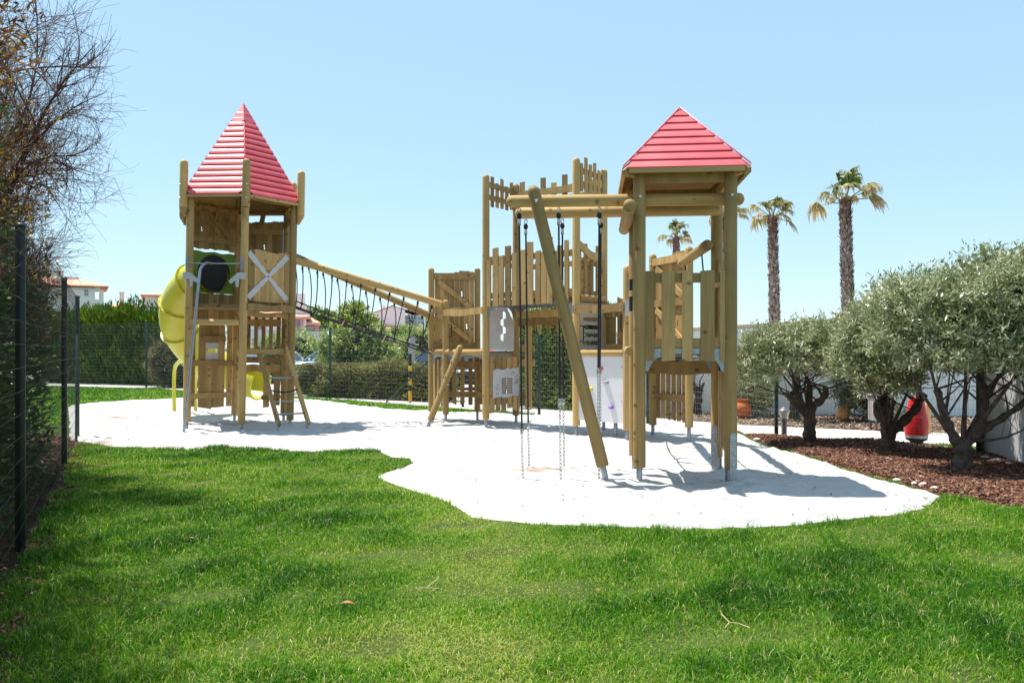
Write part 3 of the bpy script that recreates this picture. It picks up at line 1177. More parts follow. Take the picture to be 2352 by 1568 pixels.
# s41 runs from the rear post to the front one, so u grows to the left in view
for du, dz in ((0.30, 1.05), (0.245, 1.035), (0.355, 1.02), (0.165, 0.975), (0.19, 0.905), (0.13, 0.90), (0.80, 0.82), (0.845, 0.765), (0.795, 0.745), (0.84, 0.67), (0.79, 0.655)):
    holes.append(oval(du, dz, 0.018, 0.025))
mb.prism(jag, sd.frame(-0.118), 0.018, holes=holes)
pawb = mb.build('paw_print_board', M['white'], t2)
cu = bpy.data.curves.new('maker_name', 'FONT')
cu.body = 'eibe'
cu.size = 0.075
cu.extrude = 0.001
cu.materials.append(M['galv'])
tx0 = bpy.data.objects.new('maker_name', cu)
COL.objects.link(tx0)
tx = bpy.data.objects.new('maker_name', bpy.data.meshes.new_from_object(tx0))
bpy.data.objects.remove(tx0)
tx.name = 'maker_name'
COL.objects.link(tx)
tx.parent = pawb
ex = -sd.u          # reading direction
ez = Vector((0, 0, 1))
ny = ex.cross(ez) * 1.0
tx.matrix_local = Matrix.Translation(sd.pt(0.235, -0.1205, 0.83) - OFF[t2.name]) @ Matrix(((ex.x, 0, -sd.n.x, 0), (ex.y, 0, -sd.n.y, 0), (0, 1, 0, 0), (0, 0, 0, 1)))
mb = MB()
rail(mb, sd, 0.05, sd.L - 0.05, 1.23, 0.12, -0.02, 0.036)
rail(mb, sd, 0.05, sd.L - 0.05, 0.50, 0.10, -0.06, 0.036)
for i in range(5):
    u = 0.10 + 0.19 * i
    plank(mb, sd, u, u + 0.13, 0.32 + 0.03 * (i % 2), 1.36, -0.09, 0.026, 0.02)
mb.build('railing', M['plank'], t2)
mb = MB()                                                       # narrow plank flank right of P4
sp = Side((0.16, 15.80), (0.52, 15.62))
for z in (0.60, 1.22, 1.50):
    rail(mb, sp, 0.0, 0.30, z, 0.13, -0.02, 0.03)
plank(mb, sp, 0.12, 0.26, 0.36, 1.98, 0.012, 0.028, 0.01)
mb.build('plank_flank', M['plank'], t2)
# low platform walls
sq = Side(Q2, Q3)
mb = MB()
planks(mb, sq, 0.07, sq.L - 0.07, 8, 0.004, 1.46, 3.06, 0.0, 0.026, 0.006, slots=[(0.33, 2.62, 0.02, 0.06), (0.22, 1.95, 0.02, 0.06)], top=lambda i: 0.035 * math.sin(i * 0.8 + 0.4))
for z in (2.98, 2.28, 1.56):
    rail(mb, sq, 0.05, sq.L - 0.05, z, 0.13, -0.04, 0.036)
brace(mb, sq, sq.L - 0.14, 2.88, 0.12, 2.34, 0.10, -0.045)
brace(mb, sq, sq.L - 0.14, 2.20, 0.12, 1.63, 0.10, -0.045)
mb.build('wall_panel', M['plank'], t2)
bolts(t2, [(sq.pt(0.1, -0.045, 2.98), -sq.n), (sq.pt(sq.L - 0.1, -0.045, 2.98), -sq.n)], 0.018)
mb = MB()
planks(mb, sq, 0.10, sq.L - 0.10, 5, 0.08, 0.36, 1.32, 0.0, 0.026, 0.03)
for z in (1.18, 0.56):
    rail(mb, sq, 0.05, sq.L - 0.05, z, 0.12, -0.04, 0.036)
mb.build('railing', M['plank'], t2)
sq2 = Side(Q1, P1)
mb = MB()
mb.tube(sq2.pt(0.03, 0.0, 1.43), sq2.pt(sq2.L - 0.03, 0.0, 1.43), 0.056, n=14)
mb.build('deck_log', M['wood'], t2)
mb = MB()
wavy(mb, sq2, 0.0, sq2.L, 2.19, 0.125, 0.06, 0.034, 0.012, 1.3)
mb.build('guard_board', M['plank'], t2)
sq3 = Side(Q3, Q1)
mb = MB()
mb.tube(sq3.pt(-0.05, 0.0, 1.43), sq3.pt(sq3.L + 0.0, 0.0, 1.43), 0.056, n=14)
mb.build('deck_log', M['wood'], t2)
bracket(t2, Vector((Q3[0], Q3[1], 1.36)) + sq3.u * 0.05, sq3.u, 0.24, 0.01, 0.3)
bracket(t2, Vector((Q1[0], Q1[1], 1.36)) - sq3.u * 0.05, -sq3.u, 0.2, 0.01, 0.3)
sq4 = Side(P4, Q2)
mb = MB()
planks(mb, sq4, 0.10, sq4.L - 0.08, 5, 0.09, 0.36, 1.30, 0.0, 0.026, 0.03)
for z in (1.18, 0.56):
    rail(mb, sq4, 0.05, sq4.L - 0.05, z, 0.12, -0.04, 0.036)
mb.build('railing', M['plank'], t2)
mb = MB()
sq5 = Side(Q3, Q1)
for i in range(3):
    plank(mb, sq5, 0.1 + .2 * i, 0.2 + .2 * i, 0.36, 1.3, -0.02, 0.026, 0.03)
mb.build('railing', M['plank'], t2)
handle(t2, (Q1[0] + 0.06, Q1[1] - 0.04, 1.72), (1, -0.2, 0), 0.24)
handle(t2, (P2[0] + 0.06, P2[1] - 0.03, 1.62), (1, 0, 0), 0.26)
handle(t2, (P3[0] - 0.04, P3[1] - 0.06, 2.62), (-1, -0.5, 0), 0.24)
# leaning climbing log
la, lb_ = at(1057, 797, 15.62), at(988, 965, 15.32)
mb = MB()
mb.tube(lb_, la + (la - lb_).normalized() * 0.04, 0.062, dome1=1.0, n=16)
clog = mb.build('climbing_log', M['wood'], t2)
mb = MB()
mb.tube(lb_.lerp(la, 0.03), Vector((lb_.x - 0.07, lb_.y - 0.03, -0.08)), 0.03, n=10)
mb.build('post_foot', M['galv'], clog)
d_ = (la - lb_).normalized()
sdv = d_.cross(Vector((0, -1, 0))).normalized()
for i, f in enumerate((0.26, 0.36, 0.50, 0.59, 0.69, 0.79)):
    c = lb_.lerp(la, f)
    sgn = -1 if i % 2 else 1
    dirv = (sdv * sgn + Vector((0, -0.75, 0))).normalized()
    mb = MB()
    mb.tube(c + dirv * 0.03, c + dirv * 0.085, 0.017, n=10)
    mb.build('foot_peg', M['bolt'], clog)
# white slotted board under the high deck on the right side
mb = MB()
u0, u1 = 0.10, s23.L - 0.06
hs = []
for i in range(5):
    z = 1.56 + 0.135 * i
    hs.append([(u0 + .16, z), (u1 - .16, z), (u1 - .11, z + .02), (u1 - .11, z + .05), (u1 - .16, z + .075), (u0 + .16, z + .075), (u0 + .10, z + .055), (u0 + .10, z + .02)])
mb.prism([(u0, 1.47), (u1, 1.47), (u1, 2.30), (u0, 2.26)], s23.frame(0.0), 0.018, holes=hs)
mb.build('slotted_board', M['white'], t2)
mb = MB()
mb.tube(s23.pt(0.03, 0.03, 2.36), s23.pt(s23.L - 0.03, 0.03, 2.36), 0.06, n=14)
mb.build('deck_log', M['wood'], t2)

# ------------------------------------------------------------- T3: small turret + climbing wall
A3, B3, C3 = (1.83, 12.96), (2.36, 13.64), (2.74, 12.6)
t3 = thing('play_turret', 'short open wooden play turret seen through the square roofed tower', 'play turret', (2.3, 13.1, 0))
post(t3, A3, 0.20, 2.82, 0.064)
post(t3, B3, 0.22, 3.08, 0.064)
post(t3, C3, 0.28, 3.08, 0.064)
deck(t3, 'deck', [P2, A3, C3, B3, P3], 1.38)
sd = Side(C3, B3)
mb = MB()
planks(mb, sd, 0.06, sd.L - 0.06, 9, 0.004, 1.46, 3.0, 0.0, 0.026, 0.0, slots=[(0.40, 2.72, 0.02, 0.05), (0.62, 2.2, 0.02, 0.06), (0.30, 1.9, 0.02, 0.06)], top=lambda i: 0.04 * math.sin(i * 0.75 + 0.2))
for z in (2.93, 2.24, 1.55):
    rail(mb, sd, 0.05, sd.L - 0.05, z, 0.12, -0.04, 0.036)
brace(mb, sd, sd.L - 0.16, 2.82, 0.14, 2.32, 0.10, -0.045)
brace(mb, sd, sd.L - 0.16, 2.14, 0.14, 1.62, 0.10, -0.045)
mb.build('wall_panel', M['plank'], t3)
mb = MB()
planks(mb, sd, 0.10, sd.L - 0.10, 6, 0.065, 0.36, 1.34, 0.0, 0.026, 0.02)
for z in (1.2, 0.72):
    wavy(mb, sd, 0.05, sd.L - 0.05, z, 0.12, -0.04, 0.036, 0.006)
mb.build('railing', M['plank'], t3)
bolts(t3, [(sd.pt(sd.L - 0.1, -0.045, 0.72), -sd.n), (sd.pt(sd.L - 0.03, -0.06, 2.9), -sd.n)], 0.018)
sd = Side(B3, P3)
mb = MB()
planks(mb, sd, 0.06, sd.L - 0.06, 4, 0.05, 1.44, 2.25, 0.0, 0.026, 0.05, top=lambda i: (0.02, 0.0, 0.12, 0.02)[i])
rail(mb, sd, 0.03, sd.L - 0.03, 1.52, 0.12, -0.04)
rail(mb, sd, 0.03, sd.L - 0.03, 2.1, 0.10, -0.04)
mb.build('railing', M['plank'], t3)
handle(t3, (A3[0] - 0.03, A3[1] + 0.06, 1.78), (-1, 0.3, 0), 0.26)
sw = Side(P2, A3)
cw = thing('climbing_wall', 'white climbing board with coloured holds under a log between two posts', 'climbing wall', sw.pt(sw.L / 2, 0, 0))
mb = MB()
mb.tube(sw.pt(0.04, 0.0, 1.425), sw.pt(sw.L - 0.04, 0.0, 1.425), 0.055, n=14)
mb.build('top_log', M['wood'], cw)
mb = MB()
mb.prism([(0.06, 0.30), (sw.L - 0.06, 0.30), (sw.L - 0.06, 1.37), (0.06, 1.37)], sw.frame(-0.01), 0.02)
mb.build('board', M['climbwhite'], cw)
mb = MB()
wavy(mb, sw, 0.0, sw.L, 2.15, 0.14, 0.055, 0.034, 0.012, 1.3)
mb.build('guard_board', M['plank'], cw)
bolts(cw, [(sw.pt(u, 0.09, z), sw.n) for u in (0.05, sw.L - 0.05) for z in (2.11, 2.19)], 0.012)
bolts(cw, [(sw.pt(sw.L - 0.1, 0.01, z), sw.n) for z in (0.66, 1.2)], 0.012)
mb = MB()
mb.tube(sw.pt(sw.L * 0.62, -0.22, -0.1), sw.pt(sw.L * 0.62, -0.22, 0.38), 0.035, n=10)
mb.build('support_foot', M['galv'], cw)
hm = {'red': mat('red_hold', (0.75, 0.06, 0.02), None, 8, 0.45), 'grey': mat('grey_hold', (0.35, 0.36, 0.38), None, 8, 0.45),
      'yel': mat('yellow_hold', (0.8, 0.58, 0.02), None, 8, 0.45), 'vio': mat('violet_hold', (0.30, 0.17, 0.62), None, 8, 0.45)}
for key, u, z, a, lb2 in (('red', 0.56, 1.17, 0.040, 'red climbing hold'), ('grey', 0.68, 0.95, 0.042, 'grey climbing hold'), ('yel', 0.34, 0.83, 0.042, 'yellow climbing hold'),
                          ('vio', 0.78, 0.55, 0.042, 'violet climbing hold')):
    mb = MB()
    c = sw.pt(u, 0.025, z)
    n = 12
    rs = []
    for rr, o in ((1.0, -0.02), (1.05, 0.008), (0.85, 0.03), (0.45, 0.05), (0.15, 0.048)):
        rs.append([c + sw.u * (a * rr * math.cos(2 * PI * i / n) * (1.0 + 0.12 * math.sin(3 * i))) + Vector((0, 0, a * 0.72 * rr * math.sin(2 * PI * i / n))) + sw.n * o for i in range(n)])
    mb.rings(rs)
    mb.build('climbing_hold', hm[key], cw, label=lb2)

# ------------------------------------------------------------- R: square tower with low red roof
CR = Vector((1.93, 9.36, 0))
ra = math.radians(-5.5)


def rp(u, v, z=0.0):
    return Vector((CR.x + u * math.cos(ra) - v * math.sin(ra), CR.y + u * math.sin(ra) + v * math.cos(ra), z))


tr_ = thing('play_tower', 'square wooden play tower under a low red boarded roof at the front of the sandpit', 'play tower', CR)
hs_ = 0.49
FL, FR, RR2, RL = rp(-hs_, -hs_), rp(hs_, -hs_), rp(hs_, hs_), rp(-hs_, hs_)
for q in (FL, FR, RR2, RL):
    pz = post(tr_, (q.x, q.y), 0.20, 3.47, 0.069, footr=0.034)
# flat steel shoes bolted on two of the posts
for q, d in ((FR, Vector((0.1, -1, 0)).normalized()), (RR2, Vector((-0.55, -0.83, 0)).normalized())):
    mb = MB()
    c = Vector((q.x, q.y, 0)) + d * 0.070
    s = Vector((-d.y, d.x, 0))
    prof = [(-0.036, -0.12), (0.036, -0.12), (0.036, 0.56)] + [(0.036 * math.cos(a), 0.56 + 0.036 * math.sin(a)) for a in (0.4, 0.9, 1.57, 2.24, 2.74)] + [(-0.036, 0.56)]
    mb.prism(prof, lambda u, o, z: c + s * u + d * o + Vector((0, 0, z)), 0.009)
    c2 = Vector((q.x, q.y, 0)) - d * 0.078
    mb.prism(prof, lambda u, o, z: c2 + s * u + d * o + Vector((0, 0, z)), 0.009)
    shoe = mb.build('steel_shoe', M['galv'], tr_)
    bolts(shoe, [(c + d * 0.009 + s * dx + Vector((0, 0, z)), d) for dx, z in ((-0.006, 0.49), (0.008, 0.37), (-0.006, 0.25))], 0.016)
sf, sr, sb, sl_ = Side(FL, FR), Side(FR, RR2), Side(RR2, RL), Side(RL, FL)
eh = 0.665
ecr = [tuple(rp(u, v).xy) for u, v in ((-eh, -eh), (eh, -eh), (eh, eh), (-eh, eh))]
roofR = clap_roof(tr_, 'roof', ecr, 3.43, rp(0, 0, 4.24), 8, 0.022, 0.05, False, cap=0.0)
mb = MB()
for i in range(4):
    a = Vector((*ecr[i], 3.45))
    ap = rp(0, 0, 4.26)
    o = (a - CR)
    o.z = 0
    o = o.normalized() * 0.01
    o.z = 0.012
    mb.tube(a + o, ap + Vector((0, 0, 0.01)), 0.008, n=6)
mb.build('ridge_strip', M['red'], roofR)
mb = MB()
for sd in (sf, sr, sb, sl_):
    rail(mb, sd, -0.04, sd.L + 0.04, 3.36, 0.11, -0.02, 0.04)
    mb.bar(sd.pt(0.0, -0.02, 3.38), sd.pt(-0.13, 0.13, 3.42), 0.05, 0.08)
mb.build('ring_beam', M['plank'], tr_)
bolts(tr_, [(FL + Vector((0.0, -0.069, 3.15)), (0, -1, 0)), (FR + Vector((-0.005, -0.069, 3.15)), (0, -1, 0)), (RR2 + Vector((-0.03, -0.069, 3.1)), (0, -1, 0))], 0.02)
mb = MB()
for u0, u1 in ((0.075, 0.195), (0.275, 0.42), (0.495, 0.605), (0.69, 0.84), (0.90, 0.985)):
    u0 = u0 - 0.035
    u1 = u1 - 0.035
    plank(mb, sf, u0, u1, 1.365, 2.345, 0.0, 0.028, 0.008)
for z in (2.27, 1.56):
    rail(mb, sf, 0.03, sf.L - 0.03, z, 0.105, -0.035, 0.034)
mb.build('railing', M['plank'], tr_)
mb = MB()
for i in range(6):
    u = 0.10 + 0.145 * i
    plank(mb, sr, u, u + 0.10, 1.36, 2.36 + 0.07 * (i % 3) + 0.05 * (i > 2), 0.0, 0.026, 0.01)
for z in (2.27, 1.56):
    rail(mb, sr, 0.03, sr.L - 0.03, z, 0.105, -0.035, 0.034)
mb.build('railing', M['plank'], tr_)
mb = MB()
for i in range(5):
    u = 0.12 + 0.165 * i
    plank(mb, sr, u, u + 0.115, 0.36, 1.24, 0.0, 0.026, 0.01)
for z in (1.23, 0.66):
    rail(mb, sr, 0.05, sr.L - 0.05, z, 0.14, 0.03, 0.034)
mb.build('railing', M['plank'], tr_)
deck(tr_, 'deck', [tuple(q.xy) for q in (FL, FR, RR2, RL)], 1.50, 0.03, 0.04)
mb = MB()
wavy(mb, sb, 0.05, sb.L - 0.05, 1.265, 0.155, 0.0, 0.036, 0.01, 1.5)
wavy(mb, sl_, 0.05, sl_.L - 0.05, 1.28, 0.13, -0.02, 0.036, 0.01, 1.5)
mb.build('cross_beam', M['plank'], tr_)
for pc, dd in ((FL, (sf.u, -sl_.u)), (RR2, (sb.u, -sr.u)), (FR, (-sf.u, )), (RL, (-sb.u,))):
    for d in dd:
        bracket(tr_, Vector((pc.x, pc.y, 1.44)) + d * 0.055, d, 0.21, 0.009, 0.21)
mb = MB()
mb.tube(sl_.pt(0.08, 0.10, 1.47), sl_.pt(sl_.L - 0.02, 0.10, 1.47), 0.055, n=14)
mb.build('deck_log', M['wood'], tr_)
mb = MB()
mb.tube(Vector((1.225, 8.45, 2.99)), Vector((1.41, 10.25, 2.99)), 0.069, dome0=0.7, dome1=0.9, n=18)
mb.build('tie_log', M['wood'], tr_)
for z, hh in ((1.99, 0.16), (2.2, 0.12)):
    mb = MB()
    mb.bar(FL + Vector((-0.085, 0.06, z - hh / 2)), FL + Vector((-0.085, 0.06, z + hh / 2)), 0.03, 0.07, (0, 1, 0))
    mb.build('grip_block', M['black'], tr_)
mb = MB()
mb.box(Vector((A3[0] + 0.01, A3[1] - 0.07, 2.14)), 0.10, 0.03, 0.26)
mb.build('grip_board', M['white'], t3)

# ------------------------------------------------------------- rope frame beside the square tower
rf = thing('climbing_gantry', 'climbing rope gantry of two parallel horizontal logs and one slanted log leg', 'climbing gantry', (0.6, 9.4, 0))
fb0, fb1 = Vector((-0.063, 9.13, 3.145)), Vector((2.56, 8.98, 3.145))
rb0, rb1 = Vector((0.037, 9.96, 3.15)), Vector((2.50, 9.70, 3.15))
for a, b in ((fb0, fb1), (rb0, rb1)):
    mb = MB()
    mb.tube(a, b, 0.069, dome0=1.0, dome1=0.9, n=20)
    mb.build('beam_log', M['wood'], rf)
la2, lb2 = Vector((0.225, 8.985, 3.29)), Vector((1.0, 8.965, 0.205))
mb = MB()
mb.tube(lb2, la2, 0.070, dome1=1.0, n=20)
leg = mb.build('leg_log', M['wood'], rf)
mb = MB()
mb.tube(lb2.lerp(la2, 0.02), Vector((1.065, 8.96, -0.08)), 0.034, n=12)
mb.build('post_foot', M['galv'], leg)
bolts(leg, [(la2.lerp(lb2, 0.055) + Vector((0, -0.07, 0)), (0, -1, 0))], 0.024)

rope_lab = ['black climbing rope with longest chain at the free end of the front log', 'black climbing rope at the middle of the front log',
            'black climbing rope near the tower post on the front log', 'black climbing rope at the free end of the rear log',
            'black climbing rope at the middle of the rear log', 'black climbing rope near the tower on the rear log, behind the front one']
k = 0
for (b0, b1, pxs, zs, tzs) in ((fb0, fb1, (1192.6, 1283, 1375), (0.56, 0.90, 1.24), (0.05, 0.05, 0.06)), (rb0, rb1, (1207.6, 1291, 1378), (0.55, 0.85, 1.22), (0.04, 0.04, 0.05))):
    for px, ze, zc in zip(pxs, zs, tzs):
        Y = b0.y
        X = (px - 1176) / K * Y
        f = (X - b0.x) / (b1.x - b0.x)
        p = b0.lerp(b1, f)
        p.z -= 0.069
        r = thing('climbing_rope', rope_lab[k], 'rope', p, 'climbing ropes hanging from the two logs')
        k += 1
        sway = 0.03 if px < 1250 else (0.012 if px < 1330 else -0.012)
        mb = MB()
        for a in range(1):
            pts = [p + Vector((0.018 * math.cos(t), 0, -0.035 + 0.03 * math.sin(t))) for t in [i / 8 * 2 * PI for i in range(9)]]
            mb.path(pts, 0.006, 6)
        mb.build('eye_bolt', M['bolt'], r)
        mb = MB()
        mb.blob(p + Vector((0, 0, -0.095)), 0.028, 0.018, 0.038, 12, 6)
        mb.build('rope_thimble', M['black'], r)
        mb = MB()
        mb.tube(p + Vector((0, 0, -0.20)), p + Vector((0, 0, -0.13)), 0.019, n=10)
        mb.build('ferrule', M['bolt'], r)
        mb = MB()
        mb.tube(Vector((p.x + sway, p.y, ze - 0.03)), Vector((p.x + sway, p.y, ze + 0.04)), 0.019, n=10)
        mb.build('ferrule', M['bolt'], r)
        mb = MB()
        mb.path([p + Vector((sway * i / 8, 0, -0.13 + (ze - p.z + 0.13) * i / 8)) for i in range(9)], 0.0105, 8)
        mb.build('rope', M['rope'], r)
        mb = MB()
        chain(mb, (p.x + sway, p.y, ze - 0.02), (p.x + sway + 0.01, p.y, zc - 0.04), 0.055, 0.0055, 0.014)
        mb.build('chain', M['chain'], r)

# ------------------------------------------------------------- rope bridges
br1 = thing('rope_bridge', 'long sloping rope bridge with log handrails between pointed roof tower and castle tower', 'rope bridge', (-3.0, 15.9, 0))
fr0, fr1 = at(676, 597, 15.47), Vector((-1.37, 16.1, 2.36))
rr0, rr1 = Vector((-4.55, 16.42, 3.43)), at(995.5, 728, 16.72)
for a, b in ((fr0, fr1), (rr0, rr1)):
    mb = MB()
    d = (b - a).normalized()
    mb.tube(a - d * 0.02, b, 0.068, dome1=0.8, n=16)
    mb.build('handrail_log', M['wood'], br1)
lf0, lf1 = at(676, 690, 15.5), at(985, 806, 16.25)
lr0, lr1 = Vector((-4.5, 16.35, 2.38)), Vector((-1.62, 16.62, 1.46))
nS = 10


def sagp(a, b, f, s=0.02):
    return a.lerp(b, f) - Vector((0, 0, s * 4 * f * (1 - f)))


mb = MB()
for a, b, o in ((lf0, lf1, 0), (lr0, lr1, 0), (lf0.lerp(lr0, .33), lf1.lerp(lr1, .33), -.06), (lf0.lerp(lr0, .66), lf1.lerp(lr1, .66), -.06)):
    mb.path([sagp(a, b, i / 12) + Vector((0, 0, o)) for i in range(13)], 0.0125, 6)
for i in range(nS):
    f = (i + 0.6) / (nS + 0.3)
    a, b = sagp(lf0, lf1, f), sagp(lr0, lr1, f)
    mb.path([a.lerp(b, q / 4) - Vector((0, 0, 0.06 * math.sin(PI * q / 4))) for q in range(5)], 0.0125, 6)
net = mb.build('net', M['rope'], br1)
for hr0, hr1, l0, l1, side in ((fr0, fr1, lf0, lf1, -1), (rr0, rr1, lr0, lr1, 1)):
    for i in range(nS):
        f = (i + 0.55) / (nS + 0.35)
        tp = hr0.lerp(hr1, f) - Vector((0, 0, 0.06))
        bt = sagp(l0, l1, f)
        mb = MB()
        mb.path([tp.lerp(bt, q / 6) + Vector((0.03 * math.sin(PI * q / 6), side * 0.05 * math.sin(PI * q / 6), 0)) for q in range(7)], 0.0105, 6)
        mb.blob(bt, 0.028, 0.028, 0.028, 8, 5)
        hgr = mb.build('hanger_rope', M['rope'], br1)
        mb = MB()
        mb.blob(tp - Vector((0, 0, 0.05)), 0.022, 0.022, 0.045, 8, 5)
        mb.build('rope_thimble', M['black'], hgr)
        mb = MB()
        mb.tube(tp - Vector((-.004, 0, 0.09)), tp - Vector((-.008, 0, 0.14)), 0.016, n=8)
        mb.build('ferrule', M['bolt'], hgr)
tagm = mat('orange_tape', (0.75, 0.25, 0.12), (0.8, 0.7, 0.6), 14, 0.7)
for f, wz in ((0.36, 0.12), (0.665, 0.13)):
    p = sagp(lf0, lf1, f)
    mb = MB()
    mb.prism([(0, 0), (0.02, 0.0), (-0.03, -wz), (-0.06, -wz * 0.95)], lambda u, o, z: p + Vector((u, -0.03 + o + z * 0.1, z)), 0.003)
    mb.build('tape', tagm, br1)

br2 = thing('rope_bridge', 'short rope bridge with log handrails behind the square roofed tower', 'rope bridge', (2.2, 11.3, 0))
hb = [(Vector((2.31, 9.6, 2.72)), Vector((2.60, 12.52, 2.80))), (Vector((1.55, 10.0, 2.72)), Vector((1.90, 12.9, 2.72)))]
lw = [(Vector((2.36, 9.85, 1.46)), Vector((2.66, 12.5, 1.40))), (Vector((1.58, 9.95, 1.46)), Vector((1.93, 12.85, 1.40)))]
for a, b in hb:
    mb = MB()
    mb.tube(a, b, 0.066, dome0=0.7, dome1=0.9, n=18)
    mb.build('handrail_log', M['wood'], br2)
mb = MB()
for a, b in lw:
    mb.path([sagp(a, b, i / 12, 0.12) for i in range(13)], 0.012, 6)
for i in range(8):
    f = (i + 0.5) / 8
    mb.path([sagp(*lw[0], f, 0.12), sagp(*lw[1], f, 0.12)], 0.012, 6)
mb.build('net', M['rope'], br2)
for (h0, h1_), (l0, l1) in zip(hb, lw):
    for i in (1, 6):
        f = (i + 0.5) / 8
        tp = h0.lerp(h1_, f) - Vector((0, 0, 0.06))
        bt = sagp(l0, l1, f, 0.12)
        mb = MB()
        mb.path([tp.lerp(bt, q / 4) + Vector((0.04 * math.sin(PI * q / 4), 0, 0)) for q in range(5)], 0.0105, 6)
        mb.build('hanger_rope', M['rope'], br2)


# =================================================================== GROUND
def vnoise(x, y, f, seed, oct_=3):
    r = np.random.default_rng(seed)
    out = np.zeros_like(x, dtype=float)
    amp, tot = 1.0, 0.0
    for o in range(oct_):
        for k in range(5):
            a = r.uniform(0, 2 * PI)
            ph = r.uniform(0, 2 * PI)
            ff = f * (2 ** o) * r.uniform(0.7, 1.4)
            out += amp * np.sin((x * math.cos(a) + y * math.sin(a)) * ff * 2 * PI + ph)
        tot += amp * 2.2
        amp *= 0.55
    return out / tot          # roughly -1..1


def inside(poly, x, y):
    c = np.zeros(x.shape, dtype=bool)
    n = len(poly)
    for i in range(n):
        x0, y0 = poly[i]
        x1, y1 = poly[(i + 1) % n]
        if y0 == y1:
            continue
        cond = ((y0 > y) != (y1 > y)) & (x < (x1 - x0) * (y - y0) / (y1 - y0) + x0)
        c ^= cond
    return c


def sdist(poly, x, y):
    d = np.full(x.shape, 1e9)
    n = len(poly)
    for i in range(n):
        x0, y0 = poly[i]
        x1, y1 = poly[(i + 1) % n]
        dx, dy = x1 - x0, y1 - y0
        L2 = dx * dx + dy * dy + 1e-12
        t = np.clip(((x - x0) * dx + (y - y0) * dy) / L2, 0, 1)
        d = np.minimum(d, np.hypot(x - x0 - t * dx, y - y0 - t * dy))
    return np.where(inside(poly, x, y), d, -d)


def sheet(name, poly, z, m, kind='structure', **p):
    mb = MB()
    n = len(poly)
    mb.add([(x, y, z) for x, y in poly], [tuple(range(n))], [[(x, y) for x, y in poly]])
    o = mb.build(name, m, None, (0, 0, 0), smooth=0, kind=kind, **p)
    return o


def grid_sheet(name, x0, x1, y0, y1, st, zf, m, **p):
    xs = np.arange(x0, x1 + st, st)
    ys = np.arange(y0, y1 + st, st)
    X, Y = np.meshgrid(xs, ys)
    Z = zf(X, Y)
    V = np.stack([X.ravel(), Y.ravel(), Z.ravel()], 1)
    nx, ny = len(xs), len(ys)
    i = np.arange((ny - 1) * (nx - 1))
    r, c = i // (nx - 1), i % (nx - 1)
    a = r * nx + c
    F = np.stack([a, a + 1, a + nx + 1, a + nx], 1)
    return np_mesh(name, V, F, None, m, None, (0, 0, 0), smooth=True, **p)


sand_px = [(150, 934), (230, 926), (310, 921), (400, 917), (520, 915), (640, 917), (720, 919), (790, 927), (830, 934), (900, 941), (960, 944), (1060, 949), (1150, 951), (1212, 955), (1250, 957),
           (1330, 963), (1430, 972), (1500, 978), (1580, 984), (1660, 990), (1705, 996), (1735, 1012), (1770, 1024), (1830, 1041), (1900, 1066), (1960, 1083), (2010, 1096), (2070, 1112), (2120, 1127),
           (2172, 1139), (2160, 1152), (2118, 1176), (2060, 1186), (1950, 1196), (1830, 1209), (1700, 1216), (1560, 1221), (1480, 1214), (1390, 1212), (1300, 1208), (1220, 1206), (1120, 1196), (1068, 1191),
           (1042, 1170), (1010, 1150), (955, 1134), (900, 1116), (852, 1096), (890, 1086), (938, 1064), (932, 1054), (890, 1051), (862, 1036), (800, 1034), (700, 1039), (600, 1033), (500, 1026), (440, 1034), (350, 1031),
           (250, 1026), (150, 1012)]
sand = [tuple(gp(*q).xy) for q in sand_px]
mulch_px = [(1690, 995), (1800, 1004), (1900, 1010), (2022, 1012), (2120, 1024), (2200, 1033), (2290, 1040), (2440, 1085), (2700, 1180), (2480, 1180), (2350, 1168), (2260, 1152), (2172, 1141), (2120, 1127), (2070, 1112),
            (2010, 1096), (1960, 1083), (1900, 1066), (1830, 1041), (1770, 1024), (1735, 1012), (1705, 996)]
mulch = [tuple(gp(*q).xy) for q in mulch_px]
fence_dir = Vector((-1.47, 3.1)).normalized()
LF1 = Vector((-3.64, 6.03))


def left_line(Y):
    return -3.64 - 0.479 * (Y - 6.03)


ground = sheet('ground', [(-3000, -200), (3000, -200), (3000, 4000), (-3000, 4000)], -0.10, M['land'])
lawn = sheet('lawn', [(-14, 0), (9, 0), (9, 11), (3.2, 17), (0.62, 18.6), (-5.36, 24.2), (-13.7, 30.8), (-26, 36), (-26, 14)], 0.0, M['soil'])
beds = sheet('earth_strip', [(left_line(0) - 5, 0), (left_line(0) + 0.22, 0), (left_line(9) + 0.24, 9), (left_line(13.2) + 0.3, 13.2), (left_line(13.7) - 0.05, 13.75), (left_line(13.7) - 14, 20), (-16, 6)], 0.004, M['bedearth'])
sheet('car_park', [(-40, 31), (-13.9, 31.0), (-5.36, 24.4), (0.62, 18.75), (3.4, 16.2), (3.4, 24), (9, 24), (30, 60), (30, 72), (-60, 72)], -0.02, M['carpark'])
path_px = [(1212, 956), (1240, 954), (1500, 977), (1700, 990), (1710, 997), (2022, 1013), (2120, 1025), (2290, 1042)]
pth = [tuple(gp(*q).xy) for q in path_px] + [(9.5, 11.6), (9.5, 13.6), tuple(gp(2022, 990).xy), tuple(gp(1700, 976).xy), tuple(gp(1500, 960).xy), tuple(gp(1330, 938).xy), tuple(gp(1230, 926).xy)]
sheet('path', pth, 0.006, M['paving'])
bed2 = [tuple(gp(*q).xy) for q in ((1330, 938), (1500, 960), (1700, 976), (2022, 990))] + [(9.5, 13.6), (16, 14), (16, 19.5), (2.0, 20.5)]
sheet('flower_bed', bed2, 0.003, M['earth'])


